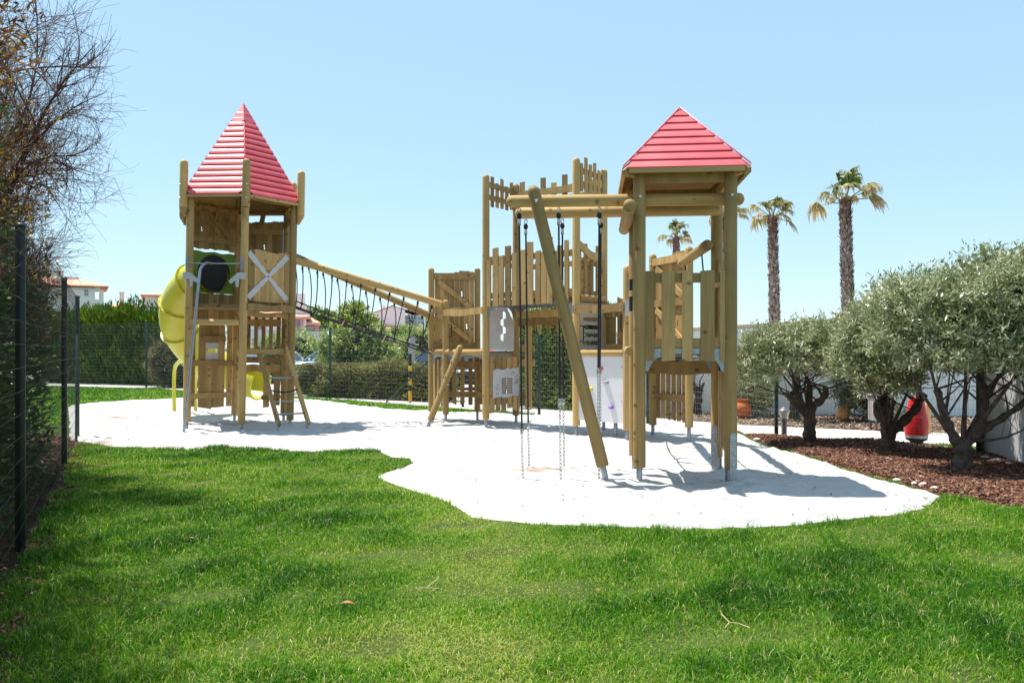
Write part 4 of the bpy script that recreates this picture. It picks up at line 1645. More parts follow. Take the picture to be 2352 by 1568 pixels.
def sand_z(X, Y):
    d = sdist(sand, X, Y)
    e = np.clip((d + 0.05) / 0.22, 0, 1)
    z = 0.012 + 0.016 * vnoise(X, Y, 0.55, 3, 4) + 0.010 * vnoise(X, Y, 2.6, 5, 3)
    r = np.random.default_rng(4)
    for (cx, cy, n, sp) in ((2.1, 9.4, 30, 1.1), (-4.8, 15.2, 40, 1.3), (1.8, 7.1, 9, .35), (0.6, 14.2, 40, 1.6), (2.4, 8.3, 14, .8), (-1, 12, 70, 3.0), (1.5, 10, 90, 2.5), (-6, 17, 60, 3), (3, 8.3, 30, 1.2)):
        px, py = r.normal(cx, sp, n), r.normal(cy, sp, n)
        for a, b in zip(px, py):
            rr = r.uniform(.06, .12)
            q = ((X - a) ** 2 + (Y - b) ** 2) / rr ** 2
            z = z - 0.030 * np.exp(-q) + 0.016 * np.exp(-(np.sqrt(q) - 1.5) ** 2 * 3)
    return np.where(d > -0.3, (0.034 + z) * e - 0.05 * (1 - e), -0.06)


grid_sheet('sand', -14.5, 5.2, 6.2, 25.0, 0.045, sand_z, M['sand'], kind='structure')


def mulch_z(X, Y):
    d = sdist(mulch, X, Y)
    e = np.clip((d + 0.06) / 0.2, 0, 1)
    return (0.03 + 0.015 * vnoise(X, Y, 0.8, 9, 4)) * e - 0.05 * (1 - e)


grid_sheet('mulch_bed', 3.4, 8.6, 6.6, 14.6, 0.07, mulch_z, M['bedearth'], kind='structure')


# ------------------------------------------------------------------ blades
def blades(X, Y, Z, H, W, lean, rng):
    n = len(X)
    az = rng.uniform(0, 2 * PI, n)
    ld = rng.uniform(0, 2 * PI, n)
    sx, sy = np.cos(az) * W / 2, np.sin(az) * W / 2
    lx, ly = np.cos(ld) * lean * H, np.sin(ld) * lean * H
    V = np.zeros((n, 6, 3), np.float32)
    for k, (f, hz, w) in enumerate(((0, 0, 1), (0.32, 0.62, 0.8), (1.0, 1.0, 0.10))):
        hh = H * hz * (1 if k < 2 else np.sqrt(np.clip(1.12 - lean ** 2 * 0.55, 0.12, 1))) * (1 if k < 2 else 1)
        V[:, 2 * k, 0] = X + lx * f - sx * w
        V[:, 2 * k, 1] = Y + ly * f - sy * w
        V[:, 2 * k, 2] = Z + hh
        V[:, 2 * k + 1, 0] = X + lx * f + sx * w
        V[:, 2 * k + 1, 1] = Y + ly * f + sy * w
        V[:, 2 * k + 1, 2] = Z + hh
    b = np.arange(n)[:, None] * 6
    F = np.concatenate([b + np.array([[0, 1, 3, 2]]), b + np.array([[2, 3, 5, 4]])], 1).reshape(-1, 4)
    return V.reshape(-1, 3), F


M['grass'] = leaf_mat('grass_blade', [(0.0, (0.018, 0.078, 0.004)), (0.30, (0.056, 0.20, 0.007)), (0.55, (0.150, 0.34, 0.012)), (0.80, (0.33, 0.42, 0.04)), (1.0, (0.66, 0.56, 0.28))],
                      0.38, 0.45, 0.25)


def grass_patch(name, bands, label_kind, seed, far=False):
    rng = np.random.default_rng(seed)
    VV, FF, TT = [], [], []
    base = 0
    for (x0, x1, y0, y1, dens, w, hk) in bands:
        n = int((x1 - x0) * (y1 - y0) * dens)
        X = rng.uniform(x0, x1, n)
        Y = rng.uniform(y0, y1, n)
        ok = (np.abs(X) < 0.66 * Y + 1.6)
        if not far:
            ok &= X > (left_line(Y) + 0.04 + 0.10 * vnoise(X, Y, 0.7, 21))
            ok &= sdist(sand, X, Y) < 0.05 * vnoise(X, Y, 1.5, 31) + 0.05 * vnoise(X, Y, 5.0, 32, 2) + np.abs(rng.normal(0, 0.035, n)) - 0.01
            ok &= sdist(mulch, X, Y) < 0.02
            ok &= X < 7.0
        else:
            ok &= sdist(sand, X, Y) < 0.0
            ok &= inside([(-24, 34), (-24, 20), (-10, 15), (0, 15), (0.5, 18.2), (-5.36, 23.7), (-13.7, 30.2), (-22, 33)], X, Y)
        X, Y = X[ok], Y[ok]
        n = len(X)
        lush = vnoise(X, Y, 0.22, 41, 3)
        mid = vnoise(X, Y, 1.1, 43, 2)
        dry = vnoise(X, Y, 0.16, 47, 3) * 0.6 + vnoise(X, Y, 0.5, 48, 2) * 0.5
        # worn diagonal track across the lawn, yellower and shorter
        tr = np.exp(-((X - (-0.25 - 0.10 * (Y - 5) + 0.15 * np.sin(Y * 1.3))) / 0.55) ** 2) * np.clip((10.5 - Y) / 3, 0, 1)
        H = hk * (0.041 + 0.017 * lush + 0.017 * mid) * rng.uniform(0.45, 1.4, n) * (1 - 0.35 * tr)
        keep = rng.uniform(0, 1, n) < np.clip(0.85 + 0.4 * mid, 0.35, 1)
        X, Y, H, lush, mid, dry, tr = [q[keep] for q in (X, Y, H, lush, mid, dry, tr)]
        n = len(X)
        lean = np.abs(rng.normal(0.85 + 0.2 * tr, 0.40, n)).clip(0, 1.5)
        V, F = blades(X, Y, np.zeros(n) - 0.004, np.clip(H, 0.018, 0.14), w * rng.uniform(0.7, 1.3, n), lean, rng)
        t = 0.40 - 0.13 * lush - 0.18 * mid + 0.20 * dry + 0.34 * tr + rng.normal(0, 0.21, n)
        t = np.where(rng.uniform(0, 1, n) < 0.05 + 0.09 * np.clip(dry + tr * 0.5, 0, 1), rng.uniform(0.85, 1, n), np.clip(t, 0, 0.86))
        VV.append(V)
        FF.append(F + base)
        TT.append(np.repeat(t, 2))
        base += len(V)
    return np_mesh(name, np.concatenate(VV), np.concatenate(FF), np.concatenate(TT), M['grass'], None, (0, 0, 0), **label_kind)


QUAL = 1.0
grass_patch('grass', [(-4, 4.8, 2.9, 4.4, 12500 * QUAL, .0042, 1.0), (-4.4, 5.5, 4.4, 5.8, 10500 * QUAL, .0046, 1.0), (-5, 6.6, 5.8, 7.4, 8200 * QUAL, .0052, 1.0), (-6, 7.0, 7.4, 9.2, 6000 * QUAL, .0062, 1.0),
                      (-7, 7.0, 9.2, 12.6, 4200 * QUAL, .0078, 1.0), (-8, -2, 12.6, 14.2, 3000, .009, 1.0)],
            dict(label='short mown green lawn grass with yellowish worn patches', cat='grass', kind='stuff'), 5)
grass_patch('grass', [(-24, 0.5, 16, 34, 900, .018, 1.6)], dict(label='strip of green grass between the far fence and the sand', cat='grass', kind='stuff'), 6, far=True)

# bark chips on the mulch bed
M['chip'] = leaf_mat('bark_chip', [(0, (0.035, 0.015, 0.010)), (0.5, (0.135, 0.058, 0.036)), (0.85, (0.30, 0.155, 0.10)), (1.0, (0.56, 0.43, 0.34))], 0.0, 0.8, 0.2)


def scatter_chips(name, fn_ok, box, n, l, w, zf, props, seed, mat_):
    rng = np.random.default_rng(seed)
    X = rng.uniform(box[0], box[1], n)
    Y = rng.uniform(box[2], box[3], n)
    ok = fn_ok(X, Y)
    X, Y = X[ok], Y[ok]
    n = len(X)
    Z = zf(X, Y) + rng.uniform(0.0, 0.02, n)
    az = rng.uniform(0, 2 * PI, n)
    pit = rng.normal(0, 0.35, n)
    rol = rng.normal(0, 0.4, n)
    L = l * rng.uniform(0.5, 1.5, n)
    W = w * rng.uniform(0.5, 1.5, n)
    d = np.stack([np.cos(az) * np.cos(pit), np.sin(az) * np.cos(pit), np.sin(pit)], 1)
    s = np.stack([-np.sin(az) * np.cos(rol), np.cos(az) * np.cos(rol), np.sin(rol)], 1)
    c = np.stack([X, Y, Z], 1)
    nrm = np.cross(d, s) * 0.005
    top = [c + d * (L / 2)[:, None] * a + s * (W / 2)[:, None] * b + nrm for a, b in ((-1, -.7), (1, -1), (.8, .8), (-1, 1))]
    bot = [q - 2 * nrm for q in top]
    V = np.stack(top + bot, 1).reshape(-1, 3)
    b = np.arange(n)[:, None] * 8
    F = np.concatenate([b + np.array([q]) for q in ((0, 1, 2, 3), (0, 4, 5, 1), (1, 5, 6, 2), (2, 6, 7, 3), (3, 7, 4, 0))], 1).reshape(-1, 4)
    return np_mesh(name, V, F, np.repeat(np.clip(rng.beta(2, 2.2, n), 0, 1), 5), mat_, None, (0, 0, 0), **props)


scatter_chips('bark_mulch', lambda x, y: sdist(mulch, x, y) > -0.06 + 0.12 * vnoise(x, y, 0.9, 77), (3.4, 8.2, 6.8, 14.4), 46000, 0.046, 0.017, mulch_z,
              dict(label='red brown bark mulch under the olive trees', cat='bark mulch', kind='stuff'), 8, M['chip'])
M['shell'] = leaf_mat('shell_bits', [(0, (0.2, 0.15, 0.11)), (0.5, (0.40, 0.34, 0.28)), (1.0, (0.6, 0.56, 0.5))], 0.0, 0.8, 0.2)
scatter_chips('sand_grit', lambda x, y: sdist(sand, x, y) > 0.05, (-12, 5.0, 6.6, 24), 1500, 0.018, 0.011, lambda x, y: sand_z(x, y) - 0.002, dict(label='scattered dark grit and bits of bark on the white sand', cat='grit', kind='stuff'), 12, M['shell'])
M['litter'] = leaf_mat('dry_litter', [(0, (0.07, 0.04, 0.03)), (0.5, (0.20, 0.13, 0.09)), (1.0, (0.5, 0.42, 0.33))], 0.0, 0.85, 0.2)
scatter_chips('dry_litter', lambda x, y: inside(bed2, x, y), (2, 12, 13.5, 20.5), 14000, 0.09, 0.03, lambda x, y: np.zeros_like(x), dict(label='dry brown litter on the bed before the white wall', cat='litter', kind='stuff'), 9, M['litter'])
scatter_chips('dry_litter', lambda x, y: (x < left_line(y) + 0.24) & (x > left_line(y) - 2.0), (-10, -1, 2.5, 14), 9000, 0.06, 0.02, lambda x, y: np.zeros_like(x),
              dict(label='dark dry litter along the foot of the left fence', cat='litter', kind='stuff'), 10, M['chip'])


# =================================================================== FENCES
def wire_mesh(segs, r):
    """segs (n,2,3): thin three sided wires"""
    segs = np.asarray(segs, dtype=float)
    a, b = segs[:, 0], segs[:, 1]
    d = b - a
    d /= np.linalg.norm(d, axis=1)[:, None] + 1e-12
    h = np.where(np.abs(d[:, 2:3]) > 0.9, np.array([[1.0, 0, 0]]), np.array([[0, 0, 1.0]]))
    s = np.cross(d, h)
    s /= np.linalg.norm(s, axis=1)[:, None]
    u = np.cross(s, d)
    V = []
    for p in (a, b):
        for k in range(3):
            t = 2 * PI * k / 3 + 0.5
            V.append(p + s * (r * math.cos(t)) + u * (r * math.sin(t)))
    V = np.stack(V, 1).reshape(-1, 3)
    n = len(segs)
    q = np.arange(n)[:, None] * 6
    F = np.concatenate([q + np.array([[i, (i + 1) % 3, 3 + (i + 1) % 3, 3 + i]]) for i in range(3)], 1).reshape(-1, 4)
    return V, F


def wire_fence(label, posts, heights, hs=0.125, vs=0.05, r=0.0024, skip=(), pr=0.032, pmat='fencepost', zb=0.06, vr=1.0, wmat='wire'):
    root = thing('wire_fence', label, 'fence', (posts[0][0], posts[0][1], 0))
    for i, (p, h) in enumerate(zip(posts, heights)):
        mb = MB()
        mb.tube((p[0], p[1], -0.1), (p[0], p[1], h), pr, n=12)
        mb.tube((p[0], p[1], h - 0.005), (p[0], p[1], h + 0.03), pr * 1.12, n=12, dome1=0.6)
        mb.build('post', M[pmat], root)
    for i in range(len(posts) - 1):
        a, b = Vector((*posts[i], 0)), Vector((*posts[i + 1], 0))
        L = (b - a).length
        n = Vector(((b - a).y, -(b - a).x, 0)).normalized() * 0.03
        ha, hb = heights[i] - 0.06, heights[i + 1] - 0.06
        seg, vseg = [], []
        nz = int(ha / hs)
        for k in range(nz + 1):
            f = k / nz
            m = 12
            for j in range(m):
                q = []
                for jj in (j, j + 1):
                    t = jj / m
                    z = zb + (ha + (hb - ha) * t - zb) * f
                    q.append(tuple(a.lerp(b, t) + n + Vector((0, 0, z + 0.006 * math.sin(jj * 2.1 + k)))))
                seg.append(q)
        nv = int(L / vs)
        for k in range(1, nv):
            t = k / nv
            p = a.lerp(b, t) + n * 1.15
            vseg.append([(p.x, p.y, zb), (p.x, p.y, ha + (hb - ha) * t + 0.02)])
        V, F = wire_mesh(seg, r)
        V2, F2 = wire_mesh(vseg, r * vr)
        F = np.concatenate([F, F2 + len(V)])
        V = np.concatenate([V, V2])
        np_mesh('wire_panel', V, F, None, M[wmat], root)
    return root


d0 = fence_dir
lp = [(left_line(0.9), 0.9), (left_line(6.03), 6.03), (left_line(10.6), 10.6), (left_line(13.7), 13.7)]
lf = wire_fence('tall dark green wire fence along the left edge of the lawn', lp, [2.4, 2.4, 2.4, 2.36], pr=0.034, hs=0.16, vs=0.075, r=0.0027, vr=0.4, wmat='greenwire')
mb = MB()
mb.tube((left_line(13.0) + 0.02, 13.0, 0.0), (left_line(13.68), 13.68, 1.75), 0.02, n=10)
mb.build('brace_bar', M['fence'], lf)
ff = wire_fence('green wire fence in front of the low hedge and car park', [(-26, 36.5), (-13.7, 30.5), (-5.36, 24.0), (-1.28, 21.2)], [2.5, 2.5, 2.1, 2.0], vs=0.06, r=0.0022, vr=0.6, pmat='fence', pr=0.036)
mb = MB()
ba, bb = at(887, 923, 22.9), at(990, 823, 21.6)
mb.tube(ba, bb, 0.022, n=10)
mb.build('brace_bar', M['fence'], ff)
rfn = wire_fence('thin wire fence beside the pale path, running to the grey wall', [(-1.28, 21.2), (0.61, 18.3), (2.68, 16.07), (4.48, 13.8), (6.62, 11.55)], [2.0, 1.86, 1.86, 1.30, 1.4], vs=0.06, r=0.0019, vr=0.8, pmat='fence', pr=0.034)


# =================================================================== PLANTS
def leaf_quads(c, d, s, L, W, fold=0.0):
    """diamond leaves from base c along d"""
    h = d * (L * 0.5)[:, None]
    V = np.stack([c, c + h + s * (W / 2)[:, None], c + d * L[:, None], c + h - s * (W / 2)[:, None]], 1).reshape(-1, 3)
    n = len(c)
    F = (np.arange(n)[:, None] * 4 + np.arange(4)[None, :])
    return V, F


def unit(v):
    return v / (np.linalg.norm(v, axis=1)[:, None] + 1e-12)


def crown_leaves(ell, nclump, per, cr, L, W, seed, shell=(0.62, 1.03), up=0.25, spread=0.8, tone=(0.5, 0.2), lower_cut=-1.0):
    """ell: list of (centre, radii); twig clumps of leaves through the outer volume of the crown"""
    rng = np.random.default_rng(seed)
    vol = np.array([e[1][0] * e[1][1] * e[1][2] for e in ell]) ** 0.67
    pick = rng.choice(len(ell), nclump, p=vol / vol.sum())
    C = np.array([e[0] for e in ell], float)[pick]
    R = np.array([e[1] for e in ell], float)[pick]
    u = unit(rng.normal(0, 1, (nclump, 3)))
    u[:, 2] = np.where(u[:, 2] < lower_cut, -u[:, 2], u[:, 2])
    lump = 1 + 0.10 * np.sin(u[:, 0] * 5 + pick) * np.cos(u[:, 1] * 6 + u[:, 2] * 4) + rng.normal(0, 0.035, nclump)
    rad = rng.uniform(shell[0] ** 2, shell[1] ** 2, nclump) ** 0.5 * lump
    cc = C + u * R * rad[:, None]
    # drop clumps well inside another ellipsoid
    keep = np.ones(nclump, bool)
    for i, e in enumerate(ell):
        q = (cc - np.array(e[0])) / np.array(e[1])
        keep &= ~((np.sum(q * q, 1) < (shell[0] * 0.9) ** 2) & (pick != i))
    cc, u = cc[keep], u[keep]
    m = len(cc)
    twig = unit(u + np.array([0, 0, up]) + rng.normal(0, 0.45, (m, 3)))
    ct = rng.normal(tone[0], tone[1], m)
    c = np.repeat(cc, per, 0)
    tw = np.repeat(twig, per, 0)
    N = len(c)
    along = rng.uniform(-1, 1, N)
    c = c + tw * (along * cr)[:, None] + rng.normal(0, cr * 0.32, (N, 3))
    d = unit(tw * 0.9 + rng.normal(0, spread, (N, 3)))
    s = unit(np.cross(d, rng.normal(0, 1, (N, 3))))
    LL = L * rng.uniform(0.65, 1.3, N)
    WW = W * rng.uniform(0.7, 1.3, N)
    V, F = leaf_quads(c, d, s, LL, WW)
    t = np.clip(np.repeat(ct, per) + rng.normal(0, 0.16, N), 0, 1)
    return V, F, t


def core(parent, ell, k=0.62, m='core', name='shade_core', mat_=None):  # solid filler added so light stays out and the bush inside reads dark
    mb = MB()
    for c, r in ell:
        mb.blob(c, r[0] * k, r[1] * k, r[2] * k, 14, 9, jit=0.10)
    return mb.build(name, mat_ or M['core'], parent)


M['core'] = mat('inner_shade_fill', (0.035, 0.035, 0.018), (0.018, 0.016, 0.01), 14, 0.95, bump=1.0, bscale=12, spec=0.05)  # inner shade put into the colour of the filler
M['olive'] = leaf_mat('olive_leaf', [(0, (0.12, 0.15, 0.06)), (0.4, (0.25, 0.285, 0.125)), (0.7, (0.42, 0.44, 0.24)), (1.0, (0.70, 0.68, 0.50))], 0.18, 0.36, 0.6)
M['laurel'] = leaf_mat('glossy_leaf', [(0, (0.06, 0.11, 0.025)), (0.5, (0.19, 0.26, 0.06)), (0.8, (0.38, 0.43, 0.14)), (1, (0.58, 0.58, 0.28))], 0.40, 0.38, 0.55)
M['lushleaf'] = leaf_mat('bright_green_leaf', [(0, (0.03, 0.065, 0.010)), (0.5, (0.075, 0.135, 0.016)), (0.85, (0.17, 0.22, 0.025)), (1, (0.42, 0.34, 0.04))], 0.35, 0.5, 0.3)
M['hedgeleaf'] = leaf_mat('clipped_hedge_leaf', [(0, (0.06, 0.05, 0.025)), (0.35, (0.19, 0.15, 0.065)), (0.6, (0.20, 0.23, 0.07)), (0.9, (0.34, 0.38, 0.13)), (1, (0.46, 0.38, 0.42))], 0.42, 0.5, 0.4)
M['darkleaf'] = leaf_mat('dark_hedge_leaf', [(0, (0.02, 0.035, 0.012)), (0.5, (0.06, 0.095, 0.025)), (0.85, (0.14, 0.17, 0.05)), (1, (0.26, 0.22, 0.08))], 0.2, 0.5, 0.3)
M['rust'] = leaf_mat('tamarisk_leaf', [(0, (0.07, 0.035, 0.018)), (0.4, (0.20, 0.10, 0.035)), (0.7, (0.33, 0.20, 0.04)), (1, (0.26, 0.30, 0.05))], 0.40, 0.6, 0.3)
M['shrub'] = leaf_mat('grey_shrub_leaf', [(0, (0.09, 0.07, 0.045)), (0.5, (0.15, 0.17, 0.07)), (1, (0.30, 0.29, 0.16))], 0.25, 0.55, 0.3)
M['frond'] = leaf_mat('palm_frond', [(0, (0.045, 0.09, 0.015)), (0.35, (0.12, 0.18, 0.03)), (0.6, (0.30, 0.29, 0.09)), (1, (0.52, 0.40, 0.24))], 0.3, 0.5, 0.3)


def bush(name, label, cat, ell, nclump, per, cr, L, W, m, seed, group=None, k=0.72, **kw):
    c = ell[0][0]
    root = thing(name, label, cat, (c[0], c[1], 0), group)
    core(root, ell, k)
    V, F, t = crown_leaves(ell, nclump, per, cr, L, W, seed, **kw)
    np_mesh('foliage', V, F, t, M[m], root)
    return root


def hedge(name, label, cat, box, z0, z1, n, L, W, m, seed, rough=0.12, topj=0.10, ang=0.0, spiky=False, group=None):
    """box: (ax, ay, bx, by, thickness) along a line; leaves all through the outer layer"""
    ax, ay, bx, by, th = box
    a, b = np.array([ax, ay]), np.array([bx, by])
    Ln = np.linalg.norm(b - a)
    u = (b - a) / Ln
    nn_ = np.array([-u[1], u[0]])          # away from the camera side is +
    root = thing(name, label, cat, (ax, ay, 0), group)
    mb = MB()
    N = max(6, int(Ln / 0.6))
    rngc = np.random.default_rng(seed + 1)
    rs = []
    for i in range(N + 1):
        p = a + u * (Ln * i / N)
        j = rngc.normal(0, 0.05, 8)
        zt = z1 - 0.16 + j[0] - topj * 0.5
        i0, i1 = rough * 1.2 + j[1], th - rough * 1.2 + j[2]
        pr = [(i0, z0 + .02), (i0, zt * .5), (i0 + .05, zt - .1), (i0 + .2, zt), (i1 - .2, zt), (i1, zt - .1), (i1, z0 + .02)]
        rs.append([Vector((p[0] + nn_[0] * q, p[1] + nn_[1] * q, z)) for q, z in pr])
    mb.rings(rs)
    mb.build('shade_core', M['core'], root)  # opaque filler added to stop light passing through the hedge
    rng = np.random.default_rng(seed)
    s = rng.uniform(0, Ln, n)
    face = rng.uniform(0, 1, n)
    h = z1 - z0
    tot = 2 * h + th
    q = face * tot
    off = np.where(q < h, rng.uniform(0, rough, n), np.where(q < h + th, q - h, th - rng.uniform(0, rough, n)))
    z = np.where(q < h, z0 + q, np.where(q < h + th, z1 - rng.uniform(0, rough, n), z1 - (q - h - th)))
    bump_ = vnoise(s, z * 1.3 + seed, 0.5, seed + 3, 3)
    topn = vnoise(s, off + seed, 0.45, seed + 5, 3)
    off = np.where(q < h, off - 0.10 * bump_, off + np.where(q >= h + th, 0.1 * bump_, 0))
    z = np.where((q >= h) & (q < h + th), z + topj * topn, z * (1 + 0 * s))
    z = np.where(z > z1 - 0.3, z + topj * topn * 0.6, z)
    c = np.stack([a[0] + u[0] * s + nn_[0] * off, a[1] + u[1] * s + nn_[1] * off, z], 1)
    outw = np.where((q < h)[:, None], np.array([[-nn_[0], -nn_[1], 0.3]]), np.where((q < h + th)[:, None], np.array([[0, 0, 1.0]]), np.array([[nn_[0], nn_[1], 0.3]])))
    if spiky:
        outw = outw * 0.5 + np.array([[0, 0, 1.3]])
    d = unit(outw + rng.normal(0, 0.55 if not spiky else 0.3, (n, 3)))
    sv = unit(np.cross(d, rng.normal(0, 1, (n, 3))))
    V, F = leaf_quads(c, d, sv, L * rng.uniform(0.6, 1.4, n), W * rng.uniform(0.7, 1.3, n))
    tt = np.clip(0.45 + 0.22 * vnoise(s, z, 0.8, seed + 7, 3) + rng.normal(0, 0.17, n), 0, 1)
    np_mesh('foliage', V, F, tt, M[m], root)
    return root


# --- hedges and bushes behind the far fence
hedge('low_hedge', 'low clipped brownish hedge behind the green wire fence, before the parked cars', 'hedge', (-6.95, 25.9, -2.0, 22.9, 0.9), 0.0, 1.0, 19000, 0.085, 0.042, 'hedgeleaf', 21, rough=0.2)
hedge('tall_hedge', 'tall dense dark hedge behind the castle tower, seen through its lower gap', 'hedge', (-0.05, 20.7, 1.75, 19.2, 1.2), 0.0, 2.55, 15000, 0.085, 0.04, 'laurel', 22, rough=0.3, topj=0.2)
hedge('broom_hedge', 'big bright green broom hedge behind the far fence, left of the slide', 'hedge', (-21.5, 36.2, -13.3, 32.6, 2.6), 0.0, 2.95, 34000, 0.24, 0.05, 'lushleaf', 23, rough=0.5, topj=0.35, spiky=True)
bush('dry_bush', 'brown twiggy bush at the end of the broom hedge, beside the slide', 'bush', [((-13.35, 31.9, 0.95), (1.0, 0.8, 1.15)), ((-12.7, 31.6, 0.5), (0.6, 0.6, 0.6))], 700, 14, 0.16, 0.12, 0.03, 'hedgeleaf', 24, tone=(0.2, 0.12))
bush('round_bush', 'large domed evergreen bush with pale leaf tips under the rope bridge', 'bush',
     [((-5.25, 27.4, 1.35), (1.15, 1.0, 1.25)), ((-5.35, 27.4, 2.25), (0.62, 0.6, 0.75)), ((-4.6, 27.2, 1.0), (0.85, 0.8, 0.95)), ((-5.85, 27.4, 1.15), (0.55, 0.7, 0.9))],
     1500, 22, 0.12, 0.12, 0.05, 'laurel', 25, tone=(0.6, 0.22), shell=(0.72, 1.06))
bush('round_bush', 'pale green rounded bush left of the light blue car', 'bush', [((-11.0, 41.5, 1.0), (1.6, 1.2, 1.45)), ((-12.4, 42, 0.9), (1.3, 1.1, 1.2))], 700, 14, 0.2, 0.16, 0.07, 'laurel', 26, tone=(0.65, 0.15))
bush('round_bush', 'pale green rounded bush between the domed bush and the dark blue car', 'bush', [((-5.75, 41.5, 0.95), (1.05, 0.8, 1.0)), ((-6.6, 41.8, 0.7), (0.7, 0.6, 0.8))], 600, 14, 0.16, 0.13, 0.05, 'laurel', 27, tone=(0.6, 0.16))
bush('round_bush', 'pale rounded bush behind the dark blue car', 'bush', [((-5.2, 44.5, 1.2), (1.4, 1.1, 1.5)), ((-3.8, 45, 1.0), (1.1, 1, 1.3))], 600, 14, 0.2, 0.16, 0.06, 'laurel', 28, tone=(0.62, 0.15))
bush('round_bush', 'dark green bush seen through the slats of the pointed roof tower', 'bush', [((-10.3, 35.5, 0.95), (0.6, 0.6, 1.05))], 350, 14, 0.16, 0.13, 0.05, 'laurel', 29, tone=(0.4, 0.15))

# --- hedge mass and tamarisk trees behind the left fence
hedge('left_hedge', 'dark overgrown hedge standing close behind the left wire fence', 'hedge', (left_line(0.2) - 0.2, 0.2, left_line(11.0) - 0.2, 11.0, 1.6), 0.0, 2.4, 34000, 0.11, 0.036, 'darkleaf', 31, rough=0.6, topj=0.6)


def grow_tree(root, base, limbs, seed, lim=None, levels=3):
    """bare twiggy tree: limbs -> branches -> twigs -> fine curved shoots"""
    rnd = random.Random(seed)
    trunk, tw = MB(), MB()
    tips = []

    def shoot(p, d, ln, r, lev, nseg, curl, upb):
        pts = [Vector(p)]
        d = Vector(d).normalized()
        bend = Vector((rnd.gauss(0, 1), rnd.gauss(0, 1), rnd.gauss(0, 1))) * curl
        dirs = []
        for i in range(nseg):
            d = (d + bend / nseg + Vector((0, 0, upb / nseg)) + Vector((rnd.gauss(0, .05), rnd.gauss(0, .05), rnd.gauss(0, .05)))).normalized()
            dirs.append(d)
            pts.append(pts[-1] + d * (ln / nseg))
        rad = [max(r * (1 - 0.8 * i / nseg), 0.0016) for i in range(nseg + 1)]
        (trunk if lev <= 1 else tw).path(pts, rad, 8 if lev == 0 else (5 if lev == 1 else 3), caps=False)
        return pts, dirs

    def spawn(pts, dirs, ln, r, lev):
        if lev > levels:
            return
        cnt = {1: 14, 2: 12, 3: 9}[lev]
        for i in range(cnt):
            f = rnd.uniform(0.22, 1.0) if lev > 1 else rnd.uniform(0.35, 1.0)
            j = min(len(dirs) - 1, int(f * len(dirs)))
            p = pts[j].lerp(pts[j + 1], rnd.random())
            if lim and p.x > lim(p.z, p.y) - (0.5 if lev == 1 else 0.2 if lev == 2 else 0):
                continue
            d = dirs[j]
            side = d.cross(Vector((rnd.gauss(0, 1), rnd.gauss(0, 1), rnd.gauss(0, 1)))).normalized()
            nd_ = d * rnd.uniform(0.5, 1.0) + side * rnd.uniform(0.5, 0.95)
            l2 = ln * rnd.uniform(0.32, 0.62) * (0.72 if lev == 1 else 1)
            if lim:
                gx = nd_.normalized().x + 0.12
                if gx > 0.05:
                    l2 = min(l2, max(0.16, (lim(p.z + nd_.z * l2 * 0.5, p.y) - p.x + 0.12) / gx))
            r2 = r * rnd.uniform(0.3, 0.45)
            if lev == 3:
                l2 = rnd.uniform(0.22, 0.55)
                r2 = 0.0028
            q, e = shoot(p, nd_, l2, r2, lev + 1, 6, 0.8 if lev < 3 else 1.5, 0.3 if lev < 3 else 0.6)
            if lev >= 2:
                tips.extend(q[1:])
            spawn(q, e, l2, r2, lev + 1)

    for (d, ln, r) in limbs:
        q, e = shoot(base, d, ln, r, 0, 9, 0.22, 0.15)
        spawn(q, e, ln, r, 1)
    trunk.build('trunk', M['twig'], root, smooth=1.0)
    tw.build('twigs', M['twig'], root, smooth=1.0)
    return tips


tam = thing('tamarisk_tree', 'bare twiggy tamarisk tree with rust coloured leaves leaning over the left fence', 'tree', (-5.75, 8.7, 0))
limbs = [((0.10, 0.05, 1.0), 4.0, 0.05), ((0.02, -0.15, 1.0), 4.3, 0.055), ((-0.12, 0.15, 1.0), 4.2, 0.05), ((0.16, 0.25, 0.85), 3.4, 0.045), ((-0.3, 0.0, 1.0), 4.2, 0.05), ((0.12, -0.2, 0.9), 3.4, 0.045), ((-.2, .3, 1), 3.8, .05)]
def tam_lim(z, y):
    px = 105 + 185 * math.exp(-((z - 3.7) / 0.95) ** 2) + (70 if z > 4.3 else 0)
    return (px - 1176) / K * y


tips = grow_tree(tam, Vector((-5.95, 8.7, 0)), limbs, 14, tam_lim)


def tip_leaves(root, tips, n, fil, seed, L=0.07, W=0.012, m='rust'):
    rng = np.random.default_rng(seed)
    T = np.array([tuple(q) for q in tips])
    T = T[fil(T)]
    if not len(T):
        return
    c = T[rng.integers(0, len(T), n)] + rng.normal(0, 0.035, (n, 3))
    d = unit(rng.normal(0, 1, (n, 3)) + np.array([[0.2, 0, -0.3]]))
    s = unit(np.cross(d, rng.normal(0, 1, (n, 3))))
    V, F = leaf_quads(c, d, s, L * rng.uniform(0.5, 1.4, n), W * rng.uniform(0.7, 1.3, n))
    np_mesh('foliage', V, F, np.clip(rng.normal(0.5, 0.22, n), 0, 1), M[m], root)


